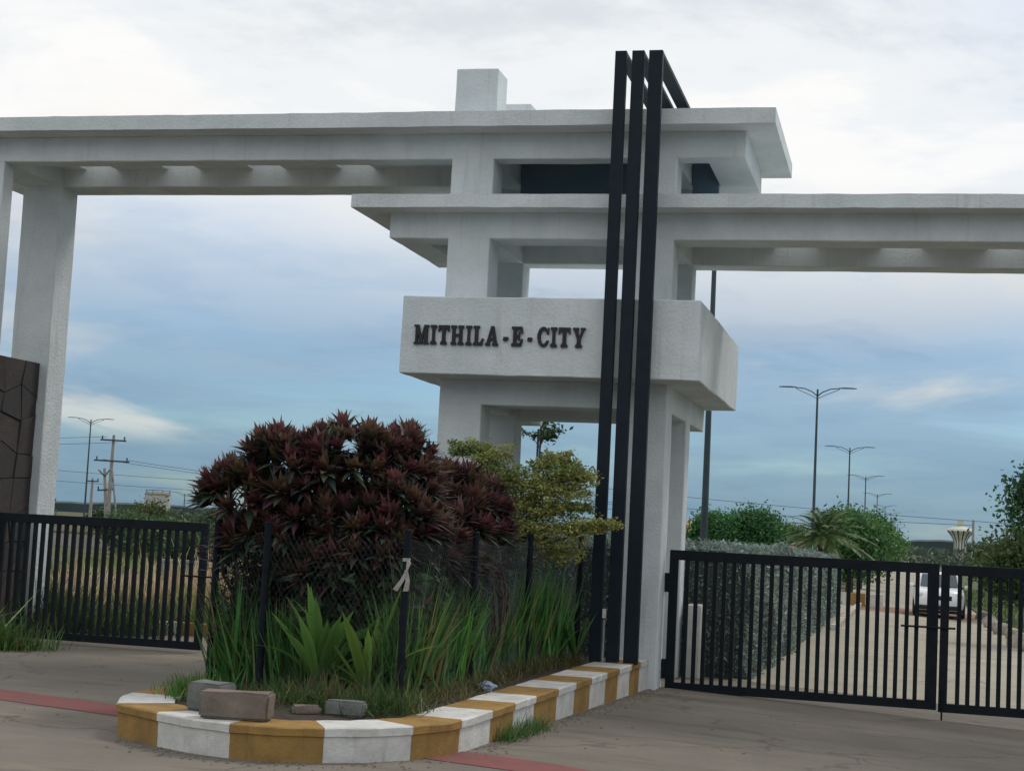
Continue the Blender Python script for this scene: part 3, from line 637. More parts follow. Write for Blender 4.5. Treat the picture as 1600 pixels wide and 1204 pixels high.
for (x, y, z, a, b, c) in tiers:
    n = int(1500*a*b/.12*.55); d = RNG.normal(size=(n, 3))*.5; d /= np.maximum(1, np.linalg.norm(d, axis=1, keepdims=True)); P = np.array((x, y, z))+d*np.array((a, b, c))
    for q in range(7):
        w = RNG.uniform(0, 6.28); e = np.array((x, y, z))+np.array((math.cos(w)*a*1.25, math.sin(w)*b*1.25, RNG.uniform(-.6, 1.3)*c)); s_ = RNG.random((110, 1))**.7; P = np.vstack([P, np.array((x, y, z))*(1-s_)+e*s_+RNG.normal(size=(110, 3))*.03])
    Cl.append(P-o); cc.append(tint((.27, .28, .095) if RNG.random() < .65 else (.17, .21, .07), len(P), .45))
    st = Vector((-4.72+random.uniform(-.1, .1), 20.15, z-.35-.3*random.random())) - Vector(o); tw.tube([st, st.lerp(Vector((x, y, z))-Vector(o), .6)+Vector((0, 0, -.03)), Vector((x, y, z))-Vector(o)], [.012, .008, .004], 5, False)
    for q in range(3): tw.tube([Vector((x, y, z))-Vector(o), Vector((x+random.uniform(-a, a), y+random.uniform(-b, b), z+random.uniform(-.02, .05)))-Vector(o)], [.005, .002], 4, False)
tw.tube([(0, 0, -.1), (.02, 0, .8), (-.02, .05, 1.5), (-.1, .05, 2.2)], [.035, .028, .02, .01], 7); tw.tube([(0, 0, .6), (.15, 0, 1.2), (.3, 0, 2.3)], [.022, .016, .008], 6); tw.tube([(0, 0, .9), (-.3, 0, 1.8), (-.62, 0, 2.62)], [.02, .014, .006], 6)
link('crown', leafcloud('crown', np.vstack(Cl), .046, np.vstack(cc), .5, .45), LEAF, t); tw.build('stems', STEM, t)

# ------------------------------------------------------------------ grass and broad strap leaves inside the fence
def grass_along(path, n, spread, hmin, hmax, base_col, name, label, w=(.012, .026), lean=.24, zf=None, bias=0.):
    P = []; seg = [(Vector(a), Vector(b)) for a, b in zip(path, path[1:])]; L_ = np.array([(b-a).length for a, b in seg]); L_ /= L_.sum()
    for k in RNG.choice(len(seg), n, p=L_):
        a, b = seg[k]; p = a.lerp(b, RNG.random()); P.append((p.x+RNG.normal()*spread, p.y+RNG.normal()*spread, 0))
    P = np.array(P); P[:, 2] = [(zf or soil_z)(x, y)-.02 for x, y, _ in P]
    clump = np.array([.55+.75*(.5+noise.noise(Vector((x*1.4, y*1.4, 3)))) for x, y, _ in P]); d = RNG.normal(size=(n, 3))*lean; d[:, 2] = 1; d[:, 0] += bias
    return straps(name, P, d, RNG.uniform(hmin, hmax, n)*clump, RNG.uniform(*w, n), np.where(RNG.random((n, 1)) < .1, tint((.19, .16, .07), n, .4), tint(base_col, n, .5, .3)), RNG.uniform(.02, .32, n), 5, LEAF, None, label=label, cat='grass', kind='stuff')
grass_along([(-4.80, 15.3), (-4.76, 17.5), (-4.66, 19.6), (-4.35, 20.7)], 9500, .075, .65, 1.5, (.075, .17, .048), 'tall_grass', 'tall green grass crowding the fence beside the gate driveway', (.02, .045), .20, bias=-.07)
grass_along([(-6.6, 15.8), (-6.0, 15.5), (-4.9, 15.35)], 2800, .14, .4, 1.1, (.055, .135, .038), 'tall_grass', 'dark green grass behind the front of the fence', (.018, .04))
grass_along([(-6.8, 20.5), (-6.78, 18), (-6.75, 16.0), (-6.55, 15.75)], 4600, .10, .5, 1.6, (.058, .13, .04), 'tall_grass', 'leafy grass climbing the fence beside the open left driveway', (.022, .05), .26, bias=.12)
grass_along([(-6.9, 15.3), (-6.65, 14.55), (-6.4, 14.35)], 900, .12, .12, .42, (.055, .14, .025), 'kerb_grass', 'bright grass tuft spilling over the kerb beside the blocks', (.006, .012), .6)
grass_along([(-6.0, 14.75), (-5.2, 14.3), (-4.75, 14.4), (-4.55, 14.8)], 2600, .17, .08, .36, (.045, .085, .025), 'kerb_grass', 'short grass growing along the planter nose', (.006, .012), .7)
grass_along([(-5.5, 14.8), (-5.15, 14.7)], 500, .14, .15, .5, (.13, .10, .06), 'dry_grass', 'dry tangled grass at the foot of the strap leaf plants', (.006, .011), 1.1)
grass_along([(-4.5, 15.2), (-4.42, 17), (-4.3, 19), (-4.05, 20.6)], 2600, .10, .08, .34, (.085, .085, .035), 'kerb_grass', 'short yellowing grass along the straight run of kerb', (.006, .012), .8)
grass_along([(-3.72, 15.45), (-3.66, 16.2), (-3.6, 16.7)], 750, .07, .06, .40, (.055, .12, .035), 'kerb_weeds', 'small green weeds sprouting at the foot of the kerb', (.006, .012), .7, zf=lambda x, y: 0)
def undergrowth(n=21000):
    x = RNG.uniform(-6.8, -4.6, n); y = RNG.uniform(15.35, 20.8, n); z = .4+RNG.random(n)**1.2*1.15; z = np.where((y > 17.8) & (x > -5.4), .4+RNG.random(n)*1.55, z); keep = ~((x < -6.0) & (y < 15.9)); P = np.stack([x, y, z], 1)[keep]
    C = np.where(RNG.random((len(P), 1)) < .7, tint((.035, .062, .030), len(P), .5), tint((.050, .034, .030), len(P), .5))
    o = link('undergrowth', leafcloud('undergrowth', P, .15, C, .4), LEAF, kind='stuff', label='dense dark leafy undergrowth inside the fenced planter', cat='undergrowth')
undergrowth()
def strap_plant(label, base, leaves, pcol):
    t = empty('strap_leaf_plant', base, label=label, cat='plant', group='broad strap leaf plants behind the fence')
    for (az, tilt, ln, wd, dr) in leaves:
        segs = 9; v = []; f = []; d = Vector((math.cos(az)*math.sin(tilt), math.sin(az)*math.sin(tilt), math.cos(tilt))); side = Vector((-math.sin(az), math.cos(az), 0)); sidev = (side*1.0+Vector((math.cos(az), math.sin(az), 0))*random.uniform(-.5, .5)).normalized()
        cols = []; c0 = Vector(pcol)*random.uniform(.7, 1.35)
        for j in range(segs+1):
            q = j/segs; p = d*ln*q+Vector((math.cos(az)*.25, math.sin(az)*.25, -1))*dr*ln*q*q; w = wd*(.35+.65*math.sin(math.pi*min(.92, q*.75+.16)))*(1 if q < .75 else max(.03, (1-q)/.25)); w += .006*math.sin(q*17+az*5)
            nn = d.cross(sidev).normalized(); v += [p-sidev*w/2+nn*w*.16, p, p+sidev*w/2+nn*w*.16]; cols += [c0*1.1, c0*.85, c0*1.1]
        for j in range(segs):
            for k in (0, 1): f.append((3*j+k, 3*j+k+1, 3*j+k+4, 3*j+k+3))
        me = npmesh('leaf', np.array([tuple(a) for a in v]), np.array(f), np.array([tuple(c) for c in cols])); me.shade_smooth(); link('leaf', me, LEAFG, t)
strap_plant('big strap leaf plant with upright glossy blades near the front fence', (-5.55, 15.22, .40), [(random.uniform(0, 6.28), random.uniform(.15, .75), random.uniform(.8, 1.35), random.uniform(.085, .135), random.uniform(.05, .42)) for _ in range(24)]+[(3.3, .5, 1.0, .11, .15), (0.1, .7, .9, .1, .3), (4.6, .25, 1.1, .12, .05), (4.3, .55, .9, .12, .2), (5.2, .5, .95, .13, .15)], (.10, .205, .05))
strap_plant('smaller strap leaf plant with arching yellow green blades near the fence corner', (-5.02, 15.12, .38), [(3.35, .62, 1.25, .125, .10), (.2, .28, 1.2, .13, .0), (.0, .62, 1.15, .12, .35), (3.0, .95, .9, .10, .45), (4.5, .45, 1.1, .12, .15), (5.0, .3, .8, .09, .1), (1.5, .4, .9, .09, .1), (2.2, .5, .85, .1, .2), (4.2, .7, .7, .08, .3), (5.9, .15, .8, .09, 0)], (.125, .21, .045))
strap_plant('narrow leafy clump squeezed between the fence end and the black posts', (-4.02, 20.55, .40), [(random.uniform(0, 6.28), random.uniform(.05, .5), random.uniform(.45, .95), random.uniform(.04, .07), random.uniform(0, .3)) for _ in range(18)], (.05, .12, .03))
# litter
def litter(label, loc, s_, col, seed):
    bm = bmesh.new(); bmesh.ops.create_icosphere(bm, subdivisions=3, radius=s_)
    for v in bm.verts:
        p = v.co*(3.5/s_*.3)+Vector((seed, 0, 0)); v.co *= 1+.55*noise.noise(p*1.3)+.3*noise.noise(p*4); v.co.z = v.co.z*.6+s_*.5
    me = bpy.data.meshes.new('crumpled_bag'); bm.to_mesh(me); bm.free()
    link('crumpled_bag', me, mat('bag_%d' % seed, col, .4, tuple(c*.55 for c in col), 25), loc=loc, label=label, cat='litter')
litter('crumpled blue and white plastic bag lying on the kerb edge by the fence', (-4.26, 16.9, .33), .085, (.35, .42, .58), 3)
litter('crumpled white plastic bag on the ground beside the left gate', (-12.1, 20.9, 0), .07, (.6, .62, .62), 5)

# ------------------------------------------------------------------ weeds by the stone wall at the left edge
grass_along([(-13.6, 20.9), (-12.6, 20.6), (-11.9, 20.9)], 1500, .22, .2, .9, (.045, .10, .022), 'verge_grass', 'green grass at the foot of the stone clad wall', (.010, .022), .5, zf=lambda x, y: 0)
grass_along([(-13.4, 20.6), (-12.6, 20.4)], 40, .2, .9, 1.5, (.30, .24, .15), 'verge_plumes', 'dry pale plumes in front of the stone clad wall', (.02, .035), .5, zf=lambda x, y: 0)

# ------------------------------------------------------------------ behind the left gate: kerb, field
for i in range(5):
    x = -12.0+i*.62; b = MB().box(-.305, .305, 0, .16, -.1, .2).build('kerb_stone', KYEL if i % 2 else KWHITE, bevel=.012, loc=(x, 25.25, 0))
    tag(b, ('yellow' if i % 2 else 'white')+' painted kerb stone at the foot of the grassy field behind the left gate', 'kerb', 'painted kerb stones behind the left gate')
def field(n, x0, x1, y0, y1, h0, h1, col, name, label, w, lean=.3, dv=.5):
    # denser close by
    y = y0+(y1-y0)*RNG.random(n)**1.8; x = (x0+(x1-x0)*RNG.random(n)); x = x - (y-y0)*.50; P = np.stack([x, y, np.array([gz(a, b)-.04 for a, b in zip(x, y)])], 1); d = RNG.normal(size=(n, 3))*lean; d[:, 2] = 1; d[:, 0] += .18
    cl = np.array([.5+.9*(.5+noise.noise(Vector((a*.5, b*.35, 1.3)))) for a, b in zip(x, y)])
    return straps(name, P, d, RNG.uniform(h0, h1, n)*cl, RNG.uniform(*w, n)*(1+(y-y0)/30), tint(col, n, dv, .2), RNG.uniform(.1, .5, n), 3, LEAF, None, label=label, cat='grass', kind='stuff')
field(15000, -15.5, -8.0, 25.6, 60, .35, 1.0, (.15, .18, .06), 'field_grass', 'green field grass growing behind the left gate', (.02, .04))
field(2400, -15.0, -9.6, 26.5, 36, .85, 1.5, (.42, .33, .21), 'reed_plumes', 'tan feathery reed plumes swaying in the field behind the left gate', (.035, .06), .28, .3)
field(2600, -14, -8.0, 27, 45, .5, 1.05, (.25, .20, .11), 'dry_field_grass', 'dry straw coloured grass mixed into the field', (.02, .04), .35)
field(5000, -28, -16, 60, 150, .6, 1.4, (.05, .085, .025), 'far_field_grass', 'darker rough grass in the far field', (.12, .22), .4)
def low_wall(label, x0, x1, y, h, m, cap=None):
    t = empty('boundary_wall', ((x0+x1)/2, y, gz(x0, y)), label=label, cat='wall'); L_ = x1-x0
    MB().box(-L_/2, L_/2, -.12, .12, -.3, h).build('wall_panel', m, t, bevel=.01); MB().box(-L_/2-.03, L_/2+.03, -.16, .16, h+.002, h+.09).build('coping', cap or m, t, bevel=.01)
low_wall('low grey concrete wall crossing the field behind the left gate', -21.6, -18.0, 45, .62, CONC)
grass_along([(-14.2, 23.4), (-13.2, 24.2), (-12.2, 24.6)], 2600, .42, .4, 1.15, (.040, .080, .025), 'gate_grass', 'dark green grass growing close behind the left gate', (.014, .03), .35, zf=lambda x, y: 0)
low_wall('pale plastered boundary wall far behind the reeds', -54, -36, 88, .75, mat('pale_wall', (.42, .41, .38), .9, (.30, .29, .26), .6), mat('brick_coping', (.20, .12, .08), .9, (.15, .10, .07), 2))

# ------------------------------------------------------------------ trees
def tree(name, label, cat, loc, H, blobs, nclump, per, leaf, cols, group=None, trunk=.12, stems=5, aspect=.5):
    t = empty(name, loc, label=label, cat=cat, group=group); mb = MB(); b0 = min(b[2]-b[5]*.4 for b in blobs)
    fork = Vector((0, 0, max(.25, b0*.75))); mb.tube([(0, 0, -.15), fork*.5+Vector((trunk*.4, 0, 0)), fork], [trunk, trunk*.85, trunk*.75], 7)
    for b in blobs[:10]:
        e = Vector(b[:3]); mid = fork.lerp(e, .55)+Vector((random.uniform(-.1, .1), random.uniform(-.1, .1), .08))*b[3]; mb.tube([fork, mid, e], [trunk*.6, trunk*.4, trunk*.12], 6, False)
        for q in range(3):
            w = Vector(tuple(rand_dirs(1)[0])); mb.tube([mid.lerp(e, .5), e+Vector((w.x*b[3], w.y*b[4], w.z*b[5]))*.8], [trunk*.22, trunk*.06], 4, False)
    mb.build('trunk', WOODM, t)
    P, Nn = blob_pts(blobs, nclump, .45, False); sc = np.array([b[3] for b in blobs]).mean()
    C = np.repeat(P, per, 0)+RNG.normal(size=(nclump*per, 3))*(leaf*1.1+.10*sc)
    c = np.repeat(tint(cols, nclump, .4, .18), per, 0)*RNG.uniform(.75, 1.25, (nclump*per, 1))
    link('crown', leafcloud('crown', C, leaf, c, aspect), LEAF, t); return t
def rb(n, rx, ry, z0, z1, r0, r1):
    return [(random.uniform(-rx, rx), random.uniform(-ry, ry), random.uniform(z0, z1), *(lambda r: (r, r, r*.8))(random.uniform(r0, r1))) for _ in range(n)]
GR = 'round green trees beyond the silver hedge'
for lab, (u, y, h, r, col) in zip(('leafy green tree beyond the hedge next to the nearest lamp pole', 'tallest rounded green tree beyond the silver hedge', 'low green tree at the end of the clump beyond the hedge'),
        ((-12.4, 110, 4.1, 1.4, (.050, .135, .042)), (-9.5, 108, 4.5, 1.8, (.042, .120, .038)), (-7.4, 112, 3.4, 1.1, (.062, .125, .038)))):
    tree('round_tree', lab, 'tree', (u, y, gz(u, y)), h, [(0, 0, h-r*.95, r, r, r*.85), (-r*.7, .3, h-r*1.5, r*.7, r*.7, r*.6), (r*.75, -.2, h-r*1.55, r*.72, r*.7, r*.6), (r*.2, .2, h-r*.55, r*.45, r*.5, r*.42), (-r*.4, 0, h-r*.5, r*.4, r*.4, r*.36), (0, 0, h-r*2.2, r*1.1, r, r*.7)], 800, 34, .21, col, GR, .16)
# median trees in a row
mt = [(75, 3.6, 1.7), (84, 3.9, 1.8), (94, 4.1, 1.9), (106, 4.2, 2.0), (120, 4.3, 2.1), (138, 4.4, 2.2), (160, 4.5, 2.4), (190, 4.6, 2.7), (230, 4.7, 3.0)]
words = ('first', 'second', 'third', 'fourth', 'fifth', 'sixth', 'seventh', 'eighth', 'ninth')
for k, (y, h, r) in enumerate(mt):
    x = -2.35+(-.2 if k % 2 else .2); tree('median_tree', '%s tree in the leafy median row counted from the palm' % words[k], 'tree', (x, y, gz(x, y)), h, rb(7, r*.45, r*.5, h*.5, h-r*.45, r*.42, r*.62)+[(0, 0, h-r*.6, r*.6, r*.6, r*.5)], 480, 30, .14+.001*y, (.058, .135, .038) if k % 3 else (.048, .115, .035), 'trees planted along the road median', .12)
tree('verge_tree', 'broad olive green tree on the road verge beyond the right gate leaf', 'tree', (5.0, 60, gz(5, 60)), 3.3, [(-1.2, 0, 1.9, 1.0, 1, .75), (0, 0, 2.4, 1.1, 1.1, .85), (1.1, .2, 2.2, 1.1, 1, .8), (-.6, 0, 3.0, .45, .5, .4), (2.2, 0, 2.0, 1, 1, .8)], 560, 28, .19, (.060, .095, .032), 'trees on the right road verge', .12)
tree('verge_tree', 'dense bushy tree on the verge in front of the striped water tower', 'tree', (5.6, 78, gz(4, 78)), 3.2, rb(7, 1.3, 1, 1.2, 2.4, .8, 1.1), 420, 26, .22, (.045, .075, .026), 'trees on the right road verge', .12)
tree('verge_tree', 'far low trees merging along the right verge under the water tower', 'tree', (8.4, 120, gz(5, 120)), 3.2, rb(8, 2.6, 1.5, 1.0, 2.2, .9, 1.4), 260, 20, .28, (.045, .080, .024), 'trees on the right road verge', .14)
tree('verge_tree', 'tall dark tree leaning its branches over the right edge of the road', 'tree', (4.6, 45, gz(4.6, 45)), 5.0, [(-1.05, 0, 3.6, .8, .8, .62), (-.75, 0, 2.85, .6, .6, .4), (-.8, .3, 4.1, .8, .7, .5), (-.2, 0, 4.45, .9, .8, .5), (0.3, 0, 4.1, .9, .9, .8), (.6, 0, 3.2, .8, .8, .6), (1.4, 0, 3.8, 1, 1, .9)], 520, 28, .15, (.035, .085, .034), 'trees on the right road verge', .1)
# palm-like tree beside the second lamp
t = empty('palm_tree', (-3.05, 66, gz(-3, 66)), label='bushy palm with drooping fronds beside the second street lamp', cat='palm')
MB().tube([(0, 0, -.1), (.03, 0, 1.2), (0, 0, 2.6)], [.26, .22, .22], 9).build('trunk', WOODM, t)
for k in range(46):
    az = k*2.4; tilt = .2+1.55*(k/46)+random.uniform(-.1, .1); ln = random.uniform(1.5, 2.2); B = []; D = []; Ls = []
    d = Vector((math.cos(az)*math.sin(tilt), math.sin(az)*math.sin(tilt), math.cos(tilt)))
    for q in np.linspace(.18, 1, 26):
        p = Vector((0, 0, 2.6))+d*ln*q; p.z -= .42*ln*q*q
        for s_ in (-1, 1):
            sd = d.cross(Vector((0, 0, 1))).normalized()*s_; B.append(tuple(p)); D.append(tuple(sd*.8+d*.9+Vector((0, 0, -.25)))); Ls.append(.42*(1-.6*abs(q-.45)))
    n = len(B); straps('frond', np.array(B), np.array(D), np.array(Ls), np.full(n, .055), tint((.085, .130, .048), n, .3), np.full(n, .4), 2, LEAF, t)
# sapling seen through the tower
t = empty('sapling', (-6.72, 30, gz(-6.7, 30)), label='thin tied sapling with sparse leaves standing behind the tower opening', cat='sapling')
mb = MB().tube([(0, 0, -.1), (-.03, 0, 1.8), (-.02, 0, 3.2), (-.02, 0, 4.05)], [.028, .024, .02, .016], 6); tips = []
for k in range(12):
    a = random.uniform(0, 6.28); e = Vector((math.cos(a)*random.uniform(.2, .55), math.sin(a)*.3, 3.95+random.uniform(-.1, .35))); mb.tube([(-.02, 0, 3.55+.04*k), e*.5+Vector((0, 0, 1.95)), e], [.008, .006, .003], 4, False); tips += [np.array(e)*(1-q)+np.array((-.02, 0, 3.8))*q for q in np.linspace(0, .6, 8)]
mb.build('trunk', WOODM, t); P = np.repeat(np.array(tips), 4, 0)+RNG.normal(size=(len(tips)*4, 3))*.045; P = np.vstack([P, np.stack([np.full(40, .02), RNG.normal(size=40)*.04, RNG.uniform(2.9, 3.6, 40)], 1)])
link('crown', leafcloud('crown', P, .10, tint((.045, .075, .035), len(P), .4), .5), LEAF, t)
MB().tube([(-.07, .02, -.2), (-.07, .02, 4.0)], .022, 6).build('stake', LAMPM, t)

# ------------------------------------------------------------------ silver hedge inside the right gate
t = empty('silver_hedge', (-3.2, 40, 0), label='long silvery grey green hedge behind the right gate', cat='hedge'); t.location = (0, 0, 0)
def hedge():
    y0, y1 = 24.75, 55.0; xs0, xs1 = -6.5, -2.12; bm = bmesh.new(); prof = []; nP = 22
    ny = 120
    rows = []
    for j in range(ny+1):
        y = y0+(y1-y0)*j/ny; row = []; top = 1.90+.16*noise.noise(Vector((y*.55, 2, 0)))-.011*(y-24); xr = xs1+.20*(y-24.7)/31 + .12*noise.noise(Vector((y*.7, 9, 1)))
        for k in range(nP+1):
            q = k/nP
            if q < .42: x, z = xr-.10*math.sin(q/.42*math.pi*.5)*0 - .12*(q/.42)**2, -.1+(top+.1-.28)*q/.42
            elif q < .58: a = (q-.42)/.16*math.pi/2; x, z = xr-.12-.28*(1-math.cos(a)), top-.28+.28*math.sin(a)
            else: x, z = xr-.40-(q-.58)/.42*(xr-.4-xs0), top
            p = Vector((x, y, z)); d = noise.noise(p*1.2)*.24+noise.noise(p*3.3)*.13; row.append(bm.verts.new(p+Vector((d, 0, d*.5)) if q > 0 else p))
        rows.append(row)
    for j in range(ny):
        for k in range(nP): bm.faces.new((rows[j][k], rows[j+1][k], rows[j+1][k+1], rows[j][k+1]))
    for row in (rows[0], rows[-1]):
        v = bm.verts.new((xs0, row[0].co.y, -.1)); bm.faces.new([v]+row) 
    bmesh.ops.recalc_face_normals(bm, faces=bm.faces[:]); me = bpy.data.meshes.new('inner_mass'); bm.to_mesh(me)
    tri = []; nor = []; wts = []
    for f in bm.faces:
        if len(f.verts) == 4: tri.append([tuple(v.co) for v in f.verts]); nor.append(tuple(f.normal)); wts.append(f.calc_area()*(26/max(26, f.calc_center_median().y))**1.7)
    bm.free()
    for zz in np.arange(0, 1.9, .19):
        for xx in np.arange(xs0, xs1, .2): tri.append([(xx, y0-.03, zz), (xx+.2, y0-.03, zz), (xx+.2, y0-.03, zz+.19), (xx, y0-.03, zz+.19)]); nor.append((0, -1, 0)); wts.append(.038)
    tri = np.array(tri); nor = np.array(nor); wts = np.array(wts); wts /= wts.sum(); n = 90000; I = RNG.choice(len(tri), n, p=wts); a, b = RNG.random((n, 1)), RNG.random((n, 1))
    P = (tri[I, 0]*(1-a)+tri[I, 1]*a)*(1-b)+(tri[I, 3]*(1-a)+tri[I, 2]*a)*b + nor[I]*RNG.normal(size=(n, 1))*.045
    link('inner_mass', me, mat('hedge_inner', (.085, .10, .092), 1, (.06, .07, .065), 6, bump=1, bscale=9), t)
    sz = .052*(P[:, 1:2]/26)**.6; C = tint((.165, .215, .185), n, .5, .12); dark = np.array([noise.noise(Vector((p[0]*2.2, p[1]*1.5, p[2]*2.2))) for p in P])[:, None]; C *= 1+.35*np.clip(dark, -.8, .8)
    d = rand_dirs(n)+nor[I]*.6; d /= np.linalg.norm(d, axis=1, keepdims=True); e = np.cross(d, rand_dirs(n)); e /= np.linalg.norm(e, axis=1, keepdims=True); s_ = sz*(.6+.8*RNG.random((n, 1)))
    link('foliage', quads(P, d*s_*1.5, e*s_*.6, C, 'foliage'), LEAF, t)
hedge()
# low white gate stop behind the hinge side
t = empty('white_stub_pillar', (-2.93, 24.1, gz(-2.9, 24.1)), label='short white concrete stub pillar behind the hinged gate leaf', cat='pillar')
rough_box('shaft', -.12, .10, -.14, .32, -.2, 1.07, KWHITE, t, step=.2, amp=.004)
# kerb row along the median past the hedge
Y = 43.0
for k in range(34):
    b = MB().box(-.09, .09, -.29, .29, -.25, .16).build('median_kerb_stone', KYEL if k % 2 else KWHITE, bevel=.012, loc=(-1.62+.15*(Y-38)/20, Y, gz(-1.6, Y)))
    tag(b, ('yellow' if k % 2 else 'white')+' painted stone in the median kerb row along the inner road', 'kerb', 'painted median kerb stones along the inner road'); Y += .6
for k in range(6):
    b = MB().box(-.33, .33, -.1, .1, -.2, .42).build('cross_kerb_block', KYEL if k % 2 == 0 else KWHITE, bevel=.015, loc=(-4.3+k*.68, 64.2, gz(-3, 64)))
    tag(b, ('yellow' if k % 2 == 0 else 'white')+' painted block closing the end of the median bed', 'kerb', 'painted blocks across the median end')
# rusty earth strip across the inner road by the car
sheet('earth_patch', [-1.6, 2.95, -1, 0, 1, 2], [60.3, 66.5], .010, mat('red_earth', (.20, .10, .06), 1, (.26, .17, .11), 1.2, bump=.6, bscale=12), kind='structure')
# verge on the right: grass and whitewashed stones
sheet('right_verge', [3.1, 60], [24.4, 60, 120, 250], .05, mat('verge_ground', (.06, .09, .03), 1, (.11, .10, .05), .8, bump=.6, bscale=10), kind='structure')
def verge(n, x0, x1, y0, y1, h0, h1, col, name, label):
    y = y0+(y1-y0)*RNG.random(n)**1.4; x = x0+(x1-x0)*RNG.random(n); P = np.stack([x, y, np.array([gz(a, b)+.03 for a, b in zip(x, y)])], 1); d = RNG.normal(size=(n, 3))*.4; d[:, 2] = 1
    straps(name, P, d, RNG.uniform(h0, h1, n), RNG.uniform(.02, .04, n)*(1+(y-y0)/40), tint(col, n, .4, .2), RNG.uniform(.1, .5, n), 3, LEAF, None, label=label, cat='grass', kind='stuff')
verge(7000, 3.15, 8.5, 40, 110, .15, .5, (.075, .115, .030), 'verge_grass', 'bright green grass on the right verge of the inner road')
ROCK = mat('whitewashed_stone', (.42, .38, .31), .95, (.25, .22, .18), 4, bump=.7, bscale=16)
for k, y in enumerate((41.5, 43.2, 45.0, 46.9, 48.3, 50.2, 52.5, 55, 58, 62)):
    bm = bmesh.new(); bmesh.ops.create_icosphere(bm, subdivisions=3, radius=.3)
    for v in bm.verts: p = v.co*2.6+Vector((k*5, 0, 0)); v.co *= 1+.4*noise.noise(p); v.co.z *= .8
    me = bpy.data.meshes.new('roadside_stone'); bm.to_mesh(me); bm.free(); me.shade_smooth(); s_ = random.uniform(.75, 1.2)
    o = link('roadside_stone', me, ROCK, loc=(3.05+random.uniform(-.1, .15), y, gz(3, y)+.08), rot=(0, 0, k), label='pale whitewashed boulder edging the inner road along the right verge', cat='stone', group='whitewashed boulders edging the inner road'); o.scale = (s_, s_*.8, s_)

